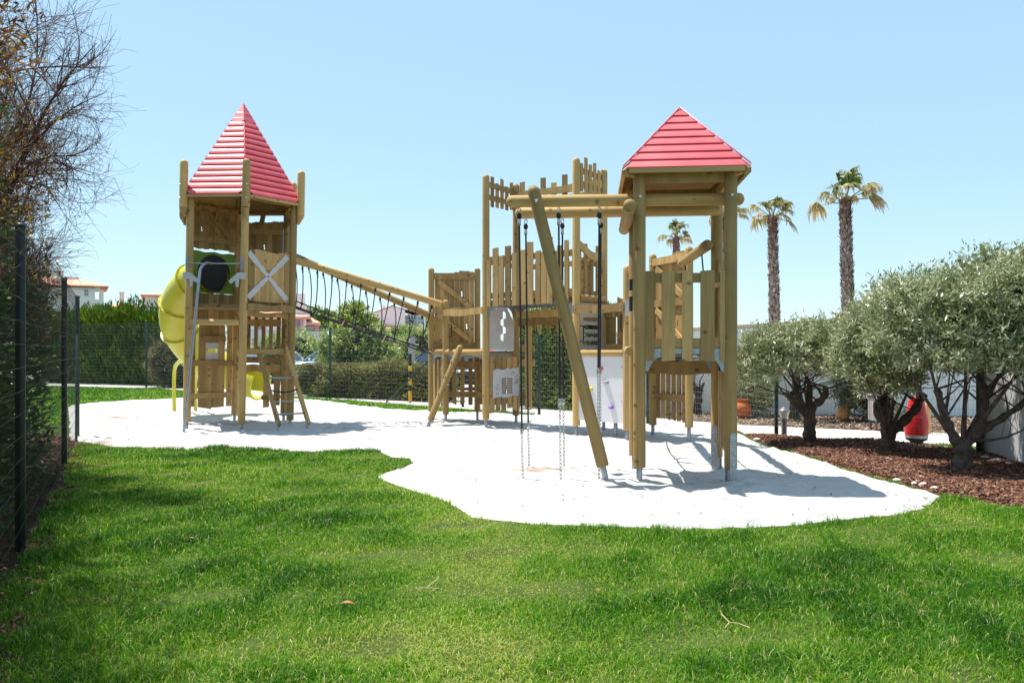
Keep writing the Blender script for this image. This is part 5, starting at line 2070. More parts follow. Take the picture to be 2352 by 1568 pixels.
tip_leaves(tam, tips, 13000, lambda T: (T[:, 0] < -0.575 * T[:, 1] + 0.25 * np.sin(T[:, 2] * 4)) & (T[:, 2] < 4.15 + 0.3 * np.sin(T[:, 0] * 5)) & (T[:, 2] > 1.4), 3, L=0.085, W=0.016)
tam2 = thing('tamarisk_tree', 'second tamarisk tree further back behind the left fence, brown and dense', 'tree', (-8.0, 11.6, 0))
limbs2 = [((0.02, 0.0, 1.0), 2.9, 0.05), ((-.1, 0.2, 1.0), 3.0, 0.05), ((-0.25, 0, 1.0), 3.2, 0.05), ((0.12, -0.2, 0.9), 2.4, 0.04), ((0.0, 0.3, 0.9), 2.4, 0.04)]
tips2 = grow_tree(tam2, Vector((-8.0, 11.6, 0)), limbs2, 5, tam_lim)
tip_leaves(tam2, tips2, 14000, lambda T: T[:, 2] > 0.8, 4)
tam3 = thing('tamarisk_tree', 'nearest tamarisk tree, its crown shading the lawn corner by the left fence', 'tree', (-4.75, 5.9, 0))
limbs3 = [((0.0, -0.1, 1.0), 4.0, 0.05), ((-0.3, 0.1, 1.0), 4.0, 0.05), ((0.0, -0.25, 1.0), 3.8, 0.05), ((-0.2, -0.3, 1.0), 4.0, 0.05), ((0.0, 0.15, 0.9), 3.2, 0.04)]
tips3 = grow_tree(tam3, Vector((-4.75, 5.9, 0)), limbs3, 9, lambda z, y: left_line(y) + 0.1)
tip_leaves(tam3, tips3, 9000, lambda T: (T[:, 2] > 1.0) & (T[:, 2] < 2.9), 6, L=0.075, W=0.015)
V, F, t = crown_leaves([((-3.15, 3.9, 3.5), (.5, .8, .9)), ((-3.75, 5.1, 3.6), (.5, .8, 1.0)), ((-4.72, 6.4, 2.75), (.5, .8, .75)), ((-5.35, 7.6, 2.7), (.5, .8, .75))], 1150, 16, .12, .075, .015, 91, shell=(.2, 1.05), tone=(.25, .15))
np_mesh('crown', V, F, t, M['rust'], tam3)


# --- olive trees on the mulch bed
def olive(label, base, trunk_r, forks, ell, nclump, per, seed, L=0.08, W=0.019, tone=(0.5, 0.22), group='clipped olive trees on the bark mulch', **kw):
    root = thing('olive_tree', label, 'tree', base, group)
    rnd = random.Random(seed)
    b = Vector(base)
    mb = MB()
    trunk_top = None
    for pts, r0, r1 in forks:
        p = [b + Vector(q) for q in pts]
        cp_ = catmull(p, 5)
        m = len(cp_)
        rad = [(r0 + (r1 - r0) * i / (m - 1)) * (1 + 0.13 * math.sin(i * 1.7 + seed) + rnd.uniform(-.06, .06)) for i in range(m)]
        cp_ = [q + Vector((rnd.uniform(-.012, .012), rnd.uniform(-.012, .012), 0)) for q in cp_]
        if pts[0][2] < 0.05:
            rad[0] *= 1.5
            rad[1] *= 1.2
        mb.path(cp_, rad, 10)
        # thin branches into the crown
        for _ in range(6):
            i = rnd.randrange(m // 2, m)
            tgt = Vector(ell[rnd.randrange(len(ell))][0])
            rr = ell[0][1]
            tgt += Vector((rnd.uniform(-.75, .75) * rr[0], rnd.uniform(-.75, .75) * rr[1], rnd.uniform(-.7, .4) * rr[2]))
            st = cp_[i]
            mid_ = st.lerp(tgt, 0.5) + Vector((rnd.gauss(0, .06), rnd.gauss(0, .06), -0.04))
            mb.path([st, st.lerp(mid_, 0.5), mid_, tgt], [r1 * 0.35, r1 * 0.28, r1 * 0.2, 0.005], 5)
    mb.build('trunk', M['bark'], root, smooth=1.2)
    V, F, t = crown_leaves(ell, nclump, per, 0.075, L, W, seed, tone=tone, **kw)
    V2, F2, t2_ = crown_leaves(ell, nclump // 7, 9, 0.10, L, W, seed + 500, shell=(1.02, 1.22), tone=tone, up=0.8, spread=0.5, lower_cut=-0.3)
    F = np.concatenate([F, F2 + len(V)])
    V = np.concatenate([V, V2])
    t = np.concatenate([t, t2_])
    cro = np_mesh('crown', V, F, t, M['olive'], root)
    # shoots standing out of the top
    return root


A0 = gp(1860, 1020)
olive('smaller olive tree on the left, its trunk splitting in a wide fork', A0, 0.1,
      [([(0, 0, -.05), (-0.01, 0, .2), (0.0, 0, .46)], 0.105, 0.085), ([(0.0, 0, .42), (-.10, .03, .6), (-.22, .0, .85)], 0.07, 0.04), ([(0.0, 0, .42), (.05, .0, .58), (.2, -.02, .72), (.27, 0, .9)], 0.07, 0.045),
       ([(-.06, 0, .5), (.02, .1, .7), (.05, .2, 1.0)], 0.05, 0.03), ([(-.05, 0, .46), (-.28, -.06, .66), (-.42, -.1, .8)], 0.05, 0.025)],
      [((A0.x - .55, A0.y, 1.36), (.60, .6, .42)), ((A0.x + .05, A0.y, 1.45), (.66, .7, .44)), ((A0.x + .52, A0.y, 1.40), (.50, .6, .40)), ((A0.x - .88, A0.y - .1, 1.16), (.38, .45, .36)), ((A0.x - .1, A0.y + .4, 1.3), (.7, .4, .36))],
      1900, 19, 51, shell=(0.42, 1.05), lower_cut=-0.55)
B0 = gp(2042, 1042)
olive('middle olive tree with a low crown in front of the red bin', B0, 0.1,
      [([(0, 0, -.05), (-.01, 0, .2), (-.02, 0, .42)], 0.115, 0.09), ([(-.02, 0, .38), (-.14, .05, .6), (-.05, .1, .85)], 0.07, 0.05), ([(0.02, 0, .32), (.16, 0, .42), (.34, .0, .60), (.5, 0, .85)], 0.08, 0.05), ([(-.05, 0, .5), (.0, 0.1, .8), (.1, .2, 1.1)], 0.05, 0.03)],
      [((B0.x + .05, B0.y, 1.60), (.72, .72, .66)), ((B0.x - .33, B0.y, 1.28), (.46, .5, .42)), ((B0.x - .16, B0.y - .25, 1.06), (.42, .42, .34)), ((B0.x + .35, B0.y, 1.97), (.62, .6, .52)), ((B0.x + .52, B0.y, 1.42), (.5, .5, .5))],
      2700, 19, 52, shell=(0.42, 1.05), lower_cut=-0.5)
C0 = gp(2208, 1084)
olive('largest olive tree on the right, with several limbs rising beside the grey wall', C0, 0.1,
      [([(0, 0, -.05), (.02, 0, .2), (.03, 0, .40)], 0.12, 0.10), ([(.0, 0, .30), (-.12, 0, .48), (-.2, .05, .75), (-.25, .1, 1.0)], 0.07, 0.04), ([(.05, 0, .35), (.2, 0, .5), (.3, .05, .8), (.3, .1, 1.1)], 0.075, 0.045),
       ([(.15, 0, .45), (.4, -.05, .62), (.65, -.05, .78), (.85, 0, .95)], 0.05, 0.03), ([(.12, -.03, .38), (.42, -.1, .42), (.75, -.1, .55)], 0.02, 0.008)],
      [((C0.x - .05, C0.y, 1.75), (.66, .7, .62)), ((C0.x + .55, C0.y, 2.05), (.78, .75, .60)), ((C0.x - .32, C0.y - .1, 1.42), (.46, .5, .40)), ((C0.x + .9, C0.y, 1.62), (.72, .7, .56)), ((C0.x + .4, C0.y - .3, 1.38), (.5, .45, .36)), ((C0.x + 1.1, C0.y, 2.15), (.6, .6, .5)), ((C0.x + .1, C0.y + .4, 1.6), (.7, .45, .6)), ((C0.x - .62, C0.y + .1, 1.7), (.45, .5, .55))],
      3600, 19, 53, shell=(0.42, 1.05), lower_cut=-0.5)
D0 = gp(1826, 965)
olive('far olive tree against the white wall, half hidden behind the smaller one', D0, 0.1, [([(0, 0, -.05), (-.02, 0, .35), (.03, 0, .8), (0, 0, 1.1)], 0.115, 0.06)],
      [((D0.x, D0.y, 1.5), (.75, .6, .42)), ((D0.x + .6, D0.y, 1.45), (.6, .5, .38))], 700, 15, 54, group=None, lower_cut=-0.4)
E0 = gp(1600, 951)
olive('thin bare branched tree on the bed behind the square roofed tower', E0, 0.1,
      [([(0, 0, -.05), (.03, 0, .3), (.06, 0, .6)], 0.10, 0.07), ([(.05, 0, .55), (-.12, 0, .75), (-.3, 0, .9)], 0.04, 0.015), ([(.05, 0, .55), (.2, 0, .75), (.34, .1, 1.0)], 0.04, 0.015)],
      [((E0.x + .1, E0.y, 1.25), (.55, .5, .22))], 120, 12, 55, group=None)

# --- shrubs, pots on the bed before the white wall
bush('shrub', 'straggly grey green shrub growing over the large terracotta pot', 'shrub', [((5.15, 17.8, 0.62), (.5, .4, .38)), ((5.35, 17.5, .38), (.3, .3, .28))], 320, 13, 0.1, 0.085, 0.02, 'shrub', 61, k=0.3, spread=1.0)
bush('shrub', 'sprawling brownish shrub with a few magenta flowers beside the tipped jar', 'shrub', [((7.25, 16.6, 0.45), (.45, .4, .5)), ((7.0, 16.9, .6), (.35, .35, .35)), ((7.5, 16.3, .2), (.3, .3, .25))], 420, 13, 0.1, 0.085, 0.022, 'shrub', 62, k=0.4, spread=1.0, tone=(0.35, .2))
mfl = mat('magenta_petal', (0.62, 0.08, 0.55), None, 20, 0.5)
shr = bpy.data.objects['shrub.001']
for px, py in ((1970, 980), (1974, 984), (2000, 986), (2010, 985), (1998, 968)):
    p = at(px, py, 16.1)
    mb = MB()
    for i in range(7):
        a = 2 * PI * i / 7
        q = [p, p + Vector((.02 * math.cos(a - .3), -.005, .02 * math.sin(a - .3))), p + Vector((.045 * math.cos(a), .0, .045 * math.sin(a))), p + Vector((.02 * math.cos(a + .3), -.005, .02 * math.sin(a + .3)))]
        mb.add(q, [(0, 1, 2, 3)], [[(0, 0)] * 4])
    mb.build('flower', mfl, shr, smooth=0)
c = gp(1703, 961)
mb = MB()
mb.lathe([(0.11, 0), (0.17, 0.06), (0.215, 0.18), (0.215, 0.26), (0.17, 0.34), (0.135, 0.37), (0.165, 0.39), (0.165, 0.42), (0.13, 0.42), (0.12, 0.33), (0.02, 0.3)], c, 24)
mb.build('terracotta_pot', M['terracotta'], None, c, label='large round terracotta pot on the bed by the white wall', cat='pot')
c = gp(1930, 967)
mb = MB()
ax = Vector((0.45, 0.1, 0.9)).normalized()
a1 = ax.orthogonal().normalized()
a2 = ax.cross(a1)
prof = [(0.05, 0), (0.11, 0.05), (0.135, 0.14), (0.12, 0.24), (0.07, 0.32), (0.045, 0.36), (0.05, 0.42), (0.065, 0.44), (0.04, 0.44)]
mb.rings([[c + Vector((0, 0, 0.02)) + ax * z + a1 * (r * math.cos(2 * PI * i / 16)) + a2 * (r * math.sin(2 * PI * i / 16)) for i in range(16)] for r, z in prof])
mb.build('terracotta_jar', mat('ochre_terracotta', (0.72, 0.30, 0.10), (0.62, 0.24, 0.08), 6, 0.75), None, c, label='tipped ochre clay jar half hidden by the flowering shrub', cat='jar')

# --- palms
M['palmtrunk'] = mat('palm_trunk_bark', (0.26, 0.19, 0.16), (0.13, 0.085, 0.075), 5, 0.9, spec=0.2)
M['palmboot'] = leaf_mat('palm_leaf_base', [(0, (0.16, 0.07, 0.055)), (0.5, (0.30, 0.22, 0.19)), (1, (0.52, 0.44, 0.40))], 0.0, 0.85, 0.2)


def palm(label, x, y_top, base_x, Y, tw, cw, seed):
    top = at(x, y_top, Y)
    bx = (base_x - 1176) / K * Y
    root = thing('palm_tree', label, 'palm', (bx, Y, 0), 'fan palms behind the white wall')
    rnd = random.Random(seed)
    b = Vector((bx, Y, -0.1))
    r = tw / 2
    mb = MB()
    n = 60
    pts = [b.lerp(top, i / n) for i in range(n + 1)]
    mb.path(pts, [r * (0.80 + 0.08 * (i % 2)) * (1.06 - 0.22 * i / n) for i in range(n + 1)], 12)
    tk = mb.build('trunk', M['palmtrunk'], root, smooth=0.3)
    # old leaf bases wrapped round the trunk
    rng = np.random.default_rng(seed)
    N = 1500
    f = rng.uniform(0.25, 1.0, N)
    a = rng.uniform(0, 2 * PI, N)
    cx = np.array(b)[None, :] + (np.array(top) - np.array(b))[None, :] * f[:, None]
    rr = r * 0.86 * (1.06 - 0.22 * f)
    rad = np.stack([np.cos(a), np.sin(a), np.zeros(N)], 1)
    tan = np.stack([-np.sin(a), np.cos(a), np.zeros(N)], 1)
    c = cx + rad * rr[:, None]
    d = unit(rad * 0.35 + np.array([[0, 0, 1.0]]) + rng.normal(0, 0.16, (N, 3)))
    V, F = leaf_quads(c, d, tan, tw * 0.46 * rng.uniform(.6, 1.3, N), tw * 0.24 * rng.uniform(.7, 1.2, N))
    np_mesh('leaf_bases', V, F, np.clip(rng.normal(0.5, 0.25, N) - 0.35 * np.clip((f - 0.8) / 0.1, 0, 1), 0, 1), M['palmboot'], tk)
    VV, FF, TT = [], [], []
    nb = 0
    nf = 15
    ped = MB()
    R = cw / 2
    wnd = Vector((0.45, 0.1, 0))
    for k in range(nf):
        az = 2 * PI * (k * 0.381966) + rnd.uniform(-.3, .3)
        g = k / (nf - 1)
        el = math.radians(80 - 72 * g + rnd.uniform(-10, 10))
        dirv = (Vector((math.cos(az) * math.cos(el), math.sin(az) * math.cos(el), math.sin(el))) + wnd * 0.25).normalized()
        pl = R * rnd.uniform(0.36, 0.66)
        end = top + dirv * pl - Vector((0, 0, 0.08 * R * math.cos(el)))
        mid_ = top + dirv * pl * 0.5
        ped.path([top + Vector((0, 0, -0.05)), mid_, end], [0.034, 0.026, 0.016], 4)
        ax = (end - mid_).normalized()
        sd = ax.cross(Vector((rnd.gauss(0, .3), rnd.gauss(0, .3), 1))).normalized()
        dead = max(0.0, min(1.0, (g - 0.3) * 1.1 + rnd.uniform(-.2, .2)))
        nl = 24
        fl = R * rnd.uniform(0.26, 0.56)
        upn = sd.cross(ax).normalized()
        fold = rnd.uniform(0.9, 1.5)
        for j in range(nl):
            t = (j / (nl - 1) - 0.5) * 2
            an = t * fold
            dd = (ax * math.cos(an) + sd * math.sin(an) + upn * 0.3 * abs(t) + Vector((0, 0, -0.22 * g))).normalized()
            w = 0.062 * R / 1.75
            s = (dd.cross(upn) + Vector((rnd.gauss(0, .15), rnd.gauss(0, .15), rnd.gauss(0, .15)))).normalized()
            l = fl * (1 - 0.3 * abs(t)) * rnd.uniform(0.85, 1.1)
            p0 = end
            p1 = end + dd * l * 0.55
            d2 = (dd * 0.8 + wnd * 0.8 + Vector((rnd.gauss(0, .18), rnd.gauss(0, .18), -0.6 - 0.6 * dead))).normalized()
            p2 = p1 + d2 * l * 0.38
            d3 = (d2 * 0.35 + wnd * 0.4 + Vector((rnd.gauss(0, .12), rnd.gauss(0, .12), -1.0))).normalized()
            p3_ = p2 + d3 * l * rnd.uniform(0.25, 0.5)
            for q0, q1, w0, w1, dt in ((p0, p1, 0.3, 1.0, 0), (p1, p2, 1.0, 0.55, 0.25), (p2, p3_, 0.55, 0.1, 0.5)):
                VV += [tuple(q0 - s * w * w0), tuple(q0 + s * w * w0), tuple(q1 + s * w * w1), tuple(q1 - s * w * w1)]
                FF.append((nb, nb + 1, nb + 2, nb + 3))
                nb += 4
                TT.append(min(1, max(0, dead * 0.6 + dt + rnd.gauss(0.24, 0.16))))
    cr_ = np_mesh('crown', np.array(VV), np.array(FF), np.array(TT), M['frond'], root)
    ped.build('frond_stalks', mat('palm_stalk_%d' % seed, (0.28, 0.26, 0.10), None, 8, 0.6), cr_, smooth=1.0)
    return root


palm('fan palm with a slim trunk, nearest to the square roofed tower', 1774, 503, 1782, 44, 0.56, 3.6, 71)
palm('tallest fan palm with the thickest trunk, rightmost of the palms', 1941, 466, 1952, 38, 0.57, 3.6, 72)
palm('small far fan palm seen below the eaves of the square roofed tower', 1553, 549, 1556, 61, 0.55, 3.5, 73)
palm('fan palm almost hidden behind the rear post of the square roofed tower', 1662, 500, 1666, 50, 0.42, 3.4, 74)

# =================================================================== WALLS
gw = thing('garden_wall', 'long white rendered garden wall with cream coping behind the olive trees', 'wall', (8.5, 18.2, 0))
wl = Side((2.2, 18.9), (7.35, 18.1))
mb = MB()
mb.prism([(0, -.1), (wl.L, -.1), (wl.L, 2.08), (0, 1.78)], wl.frame(0.0), -0.22)
wl2 = Side((7.352, 18.1), (16, 17.0))
mb.prism([(0, -.1), (wl2.L, -.1), (wl2.L, 2.32), (0, 2.21)], wl2.frame(0.004), -0.22)
mb.build('wall_face', M['whitewash'], gw)
mb = MB()
mb.prism([(-.02, 1.784), (wl.L - 0.002, 2.084), (wl.L - 0.002, 2.16), (-.02, 1.86)], wl.frame(0.03), -0.28)
mb.prism([(-.06, 2.1), (0.14, 2.1), (0.14, 2.214), (wl2.L, 2.324), (wl2.L, 2.39), (-.06, 2.28)], wl2.frame(0.05), -0.31)
mb.build('coping', M['cream'], gw)
bw = thing('boundary_wall', 'grey white boarded wall at the right edge, dappled by the olive tree shade', 'wall', (6.6, 11.4, 0))
mb = MB()
wr = Side((6.28, 9.2), (6.70, 11.55))
mb.prism([(-4, -.1), (wr.L, -.1), (wr.L, 1.75), (-4, 1.75)], wr.frame(0.0), 0.10)
mb.build('wall_face', M['greyboard'], bw)
mb = MB()
mb.box((6.68, 11.60, 0.85), 0.09, 0.07, 1.9)
mb.build('end_post', M['bark'], bw)


# =================================================================== SMALL THINGS
c = gp(1801, 1001)
bl = thing('bollard_lamp', 'short grey garden bollard lamp with conical cap by the path', 'lamp', c)
mb = MB()
mb.lathe([(0.046, -.05), (0.046, 0.30), (0.05, 0.30), (0.05, 0.31)], c, 14)
mb.build('pole', mat('grey_violet_paint', (0.20, 0.17, 0.18), None, 10, 0.5), bl)
mb = MB()
mb.lathe([(0.055, 0.31), (0.062, 0.33), (0.092, 0.425)], c, 16)
mb.build('lamp_shade', mat('frosted_shade', (0.72, 0.70, 0.66), None, 6, 0.3), bl)
mb = MB()
mb.lathe([(0.105, 0.425), (0.105, 0.435), (0.06, 0.475), (0.012, 0.505), (0.008, 0.52)], c, 16)
mb.build('cap', mat('slate_cap', (0.12, 0.13, 0.15), None, 8, 0.4), bl)

c = gp(2105, 1019)
rb = thing('litter_bin', 'red rounded litter bin with a pale band and black foot, behind the olive trunks', 'bin', c)
mb = MB()
mb.lathe([(0.10, -0.02), (0.10, 0.04), (0.16, 0.07), (0.16, 0.10)], c, 20)
mb.build('foot', M['black'], rb)
mb = MB()
mb.lathe([(0.168, 0.10), (0.172, 0.145)], c, 20)
mb.build('band', M['white'], rb)
mb = MB()
mb.lathe([(0.172, 0.146), (0.175, 0.30), (0.16, 0.42), (0.135, 0.55), (0.115, 0.66), (0.09, 0.72), (0.03, 0.75)], c, 22)
mb.build('body', mat('red_bin_plastic', (0.68, 0.012, 0.015), (0.60, 0.01, 0.012), 4, 0.35), rb)

c = at(2022, 988, 14.9)
c.z = 0
sb_ = thing('slatted_bin', 'weathered wooden slatted bin on legs, half hidden behind the middle olive trunk', 'bin', c)
mg = mat('grey_weathered_slat', (0.40, 0.36, 0.36), (0.30, 0.26, 0.27), 8, 0.8)
mb = MB()
for i in range(6):
    for yy in (-0.14, 0.14):
        mb.box((c.x - 0.14 + 0.056 * i, c.y + yy, 0.40), 0.042, 0.015, 0.42)
for i in range(5):
    for xx in (-0.16, 0.16):
        mb.box((c.x + xx, c.y - 0.11 + 0.055 * i, 0.40), 0.015, 0.042, 0.42)
mb.build('slats', mg, sb_)
mb = MB()
for sx in (-.13, .13):
    for sy in (-.11, .11):
        mb.box((c.x + sx, c.y + sy, 0.32), 0.035, 0.035, 0.70)
mb.build('legs', mat('brown_leg', (0.13, 0.09, 0.08), None, 9, 0.8), sb_)
mb = MB()
mb.box((c.x, c.y, 0.655), 0.40, 0.34, 0.03)
mb.build('lid', mg, sb_)
c = at(2129, 1006, 14.3)
c.z = 0
mb = MB()
mb.lathe([(0.06, -.05), (0.06, 0.50), (0.052, 0.53), (0.02, 0.545)], c, 12)
mb.build('wooden_post', mat('ochre_post', (0.62, 0.36, 0.14), (0.5, 0.28, 0.1), 6, 0.7), None, c, label='short ochre wooden post just behind the red bin', cat='post')

mst = mat('pale_stone', (0.66, 0.62, 0.56), (0.5, 0.46, 0.41), 8, 0.85, bump=0.4, bscale=14, spec=0.2)
stone_l = ['small round white stone at the far end of the mulch edge', 'pale flat stone on the mulch edge left of the middle olive trunk', 'pale stone on the mulch edge, first of the row before the largest olive',
           'pale stone on the mulch edge, second of the row before the largest olive', 'large pale stone on the mulch edge before the largest olive', 'low pale stone at the near end of the row by the grass',
           'grey stone at the foot of the boundary wall, leftmost of three', 'grey stone at the foot of the boundary wall, middle of three', 'grey stone at the foot of the boundary wall, rightmost of three']
for (px, py, s), lb3 in zip(((1738, 1013, .07), (1989, 1075, .05), (2060, 1108, .055), (2102, 1115, .05), (2122, 1119, .065), (2147, 1127, .055), (2263, 1058, .09), (2288, 1065, .10), (2315, 1072, .08)), stone_l):
    c = gp(px, py)
    mb = MB()
    mb.blob(c + Vector((0, 0, 0.02 + s * .12)), s * .85, s * 0.62, s * 0.45, 10, 7, jit=0.14)
    mb.build('stone', mst, None, c, label=lb3, cat='stone', group='stones edging the bark mulch')

mtw = mat('straw_twig', (0.62, 0.48, 0.30), (0.45, 0.34, 0.2), 12, 0.8)
for (pxs, lb3) in ((((1657, 1432), (1675, 1452), (1697, 1455), (1722, 1465)), 'dry forked straw coloured twig lying on the lawn at the right'), (((955, 1372), (980, 1370), (1008, 1345)), 'thin dry twig lying on the lawn in the middle foreground')):
    pts = [gp(*q) + Vector((0, 0, 0.055)) for q in pxs]
    mb = MB()
    mb.path(pts, 0.0024, 6)
    mb.path([pts[1], pts[1] + (pts[2] - pts[0]).cross(Vector((0, 0, 1))).normalized() * 0.05 + (pts[1] - pts[0]) * 0.5], 0.0025, 5)
    mb.build('twig', mtw, None, pts[0], label=lb3, cat='twig')
mlf = mat('dead_leaf', (0.45, 0.20, 0.08), (0.33, 0.14, 0.06), 9, 0.7)
mly = mat('yellow_leaf', (0.8, 0.58, 0.02), None, 9, 0.6)
for (px, py, s, m_, lb3) in ((440, 1252, .035, mlf, 'curled orange brown leaf on the lawn near the left fence'), (797, 1408, .06, mlf, 'long pale brown leaf on the lawn, low in the middle'), (598, 1164, .025, mly, 'small yellow petal on the lawn'),
                             (218, 1145, .06, mtw, 'long straw coloured leaf on the shaded lawn by the left fence'), (1375, 1376, .03, mlf, 'small brown leaf on the lawn below the slanted log'), (1560, 1287, .025, mlf, 'tiny pale brown leaf on the lawn before the sandpit')):
    c = gp(px, py) + Vector((0, 0, 0.055))
    mb = MB()
    n = 6
    s *= 0.62
    rs = []
    for i in range(n + 1):
        t = i / n
        w = s * 0.42 * math.sin(PI * (0.06 + 0.88 * t))
        z = 0.3 * s * math.sin(PI * t)
        rs.append((c + Vector((s * (t * 2 - 1), -w, z)), c + Vector((s * (t * 2 - 1), 0, z - .15 * s)), c + Vector((s * (t * 2 - 1), w, z + 0.1 * s))))
    vs = [q for r in rs for q in r]
    fs = []
    for i in range(n):
        for k in range(2):
            fs.append((i * 3 + k, i * 3 + k + 1, i * 3 + k + 4, i * 3 + k + 3))
    mb.add(vs, fs, [[(0, 0)] * 4] * len(fs))
    mb.build('fallen_leaf', m_, None, c, label=lb3, cat='leaf')

# striped marker pole and grey post behind the fence brace
c = at(942, 922, 22.7)
c.z = 0
mp_ = thing('marker_pole', 'black and yellow banded marker pole behind the wire fence', 'pole', c)
myel = mat('marker_yellow', (0.85, 0.45, 0.02), None, 9, 0.5)
mgry = mat('pole_grey', (0.40, 0.41, 0.41), None, 9, 0.6)
for z0, z1, m_, nm in ((0, .03, 'black', 'dark_band'), (.03, .32, myel, 'yellow_band'), (.32, .48, 'black', 'dark_band'), (.48, .68, myel, 'yellow_band'), (.68, .87, 'black', 'dark_band'), (.87, 1.02, myel, 'yellow_band'), (1.02, 1.35, 'black', 'dark_band'), (1.35, 1.78, mgry, 'pale_band')):
    mb = MB()
    mb.tube((c.x, c.y, z0), (c.x, c.y, z1), 0.048 if nm != 'pale_band' else 0.05, n=12)
    mb.build(nm, M[m_] if isinstance(m_, str) else m_, mp_)
c = at(948.5, 900, 30)
mb = MB()
mb.box((c.x, c.y, 0.9), 0.15, 0.15, 2.1)
mb.build('concrete_post', mat('grey_concrete', (0.36, 0.36, 0.35), None, 5, 0.85), None, (c.x, c.y, 0), label='grey concrete post behind the marker pole', cat='post')

c = at(943.5, 770, 46)
sl2 = thing('street_lamp', 'old style black lantern street lamp before the white gabled house', 'street lamp', (c.x, c.y, 0))
mb = MB()
mb.lathe([(0.09, -.1), (0.08, .3), (0.045, .4), (0.04, c.z + 0.25), (0.10, c.z + 0.28)], (c.x, c.y, 0), 10)
mb.build('pole', M['black'], sl2)
mb = MB()
mb.lathe([(0.09, c.z + .28), (0.20, c.z + .60)], (c.x, c.y, 0), 6)
mb.build('lantern_glass', mat('lantern_glass', (0.75, 0.75, 0.72), None, 4, 0.15), sl2)
mb = MB()
mb.lathe([(0.25, c.z + .60), (0.24, c.z + .63), (0.10, c.z + .74), (0.05, c.z + .76), (0.05, c.z + .80), (0.015, c.z + .90)], (c.x, c.y, 0), 6)
mb.build('lantern_roof', M['black'], sl2)

# =================================================================== CARS
M['glass'] = mat('car_glass', (0.10, 0.14, 0.17), (0.08, 0.11, 0.14), 2, 0.05, 0.0, spec=0.9)
M['tyre'] = mat('tyre', (0.018, 0.018, 0.019), None, 20, 0.8)
M['rim'] = mat('rim', (0.60, 0.61, 0.63), None, 20, 0.3, 0.8)
M['lamp'] = mat('lamp_lens', (0.75, 0.78, 0.8), None, 20, 0.1)
M['tail'] = mat('tail_lens', (0.55, 0.02, 0.02), None, 20, 0.2)


def car(label, loc, rot, paint, name='parked_car'):
    root = thing(name, label, 'car', loc, 'cars parked behind the hedge', (0, 0, rot))
    OFF[root.name] = Vector((0, 0, 0))
    # stations: x, sill z, belt z, half width ; front is -x
    st = [(-2.05, .34, .60, .58), (-1.95, .24, .72, .74), (-1.6, .2, .82, .82), (-1.0, .2, .92, .86), (-.85, .2, .95, .865), (0.2, .2, .98, .87), (1.2, .2, 1.0, .86), (1.75, .22, .98, .82), (1.98, .28, .90, .72), (2.05, .38, .70, .6)]
    mb = MB()
    rs = []
    for x, s, b, w in st:
        rs.append([Vector((x, -w * .92, s)), Vector((x, -w, s + (b - s) * .45)), Vector((x, -w * .985, b - .06)), Vector((x, -w * .9, b)), Vector((x, 0, b + .03)), Vector((x, w * .9, b)), Vector((x, w * .985, b - .06)), Vector((x, w, s + (b - s) * .45)), Vector((x, w * .92, s)), Vector((x, 0, s - .02))])
    mb.rings(rs)
    body = mb.build('body', paint, root, smooth=0.7)
    gs = [(-1.02, .93, .93, .78), (-.35, .96, 1.40, .66), (.1, .97, 1.47, .64), (.9, .98, 1.47, .63), (1.45, .99, 1.36, .62), (1.95, .92, .94, .66)]
    mb = MB()
    rs = []
    for x, b, t, w in gs:
        wb = .80 if x < 1.9 else .7
        t2_ = max(t, b + .01)
        rs.append([Vector((x, -wb, b)), Vector((x, -w - .02, b + (t2_ - b) * .9)), Vector((x, -w + .1, t2_)), Vector((x, w - .1, t2_)), Vector((x, w + .02, b + (t2_ - b) * .9)), Vector((x, wb, b))])
    mb.rings(rs)
    mb.build('windows', M['glass'], body, smooth=0.5)
    mb = MB()
    rs = []
    for x, b, t, w in gs[1:5]:
        rs.append([Vector((x, -w - .03, t - .05)), Vector((x, -w + .1, t + .012)), Vector((x, w - .1, t + .012)), Vector((x, w + .03, t - .05))])
    mb.rings(rs)
    for sx, (x0, z0, x1, z1) in ((1, (-1.02, .94, -.36, 1.40)), (1, (.28, .98, .30, 1.46)), (1, (1.98, .93, 1.46, 1.36))):
        for sy in (-1, 1):
            mb.bar((x0, sy * .79, z0), (x1, sy * .665, z1), .05, .07, (0, sy, .3))
    mb.build('roof', paint, root, smooth=0.6)
    for x in (-1.28, 1.28):
        for sy in (-1, 1):
            mb = MB()
            c = Vector((x, sy * .76, .31))
            mb.tube(c - Vector((0, .1, 0)), c + Vector((0, .1, 0)), .31, n=20)
            w = mb.build('wheel', M['tyre'], root)
            mb = MB()
            o = Vector((0, sy * .102, 0))
            mb.tube(c + o * .9, c + o * 1.06, .06, n=8)
            for k in range(10):
                a = 2 * PI * k / 10
                mb.bar(c + o + Vector((.04 * math.cos(a), 0, .04 * math.sin(a))), c + o + Vector((.2 * math.cos(a), 0, .2 * math.sin(a))), .03, .012, (0, 1, 0))
            for k in range(20):
                a, b_ = 2 * PI * k / 20, 2 * PI * (k + 1) / 20
                mb.bar(c + o + Vector((.205 * math.cos(a), 0, .205 * math.sin(a))), c + o + Vector((.205 * math.cos(b_), 0, .205 * math.sin(b_))), .03, .014, (0, 1, 0))
            mb.build('rim', M['rim'], w)
    for sy in (-1, 1):
        mb = MB()
        mb.blob((-1.93, sy * .56, .66), .10, .16, .08, 10, 6)
        mb.build('headlight', M['lamp'], root)
        mb = MB()
        mb.blob((1.98, sy * .62, .78), .07, .10, .12, 10, 6)
        mb.build('tail_light', M['tail'], root)
        mb = MB()
        mb.blob((-.72, sy * .95, 1.0), .07, .10, .07, 8, 6)
        mb.build('mirror', paint, root)
    return root


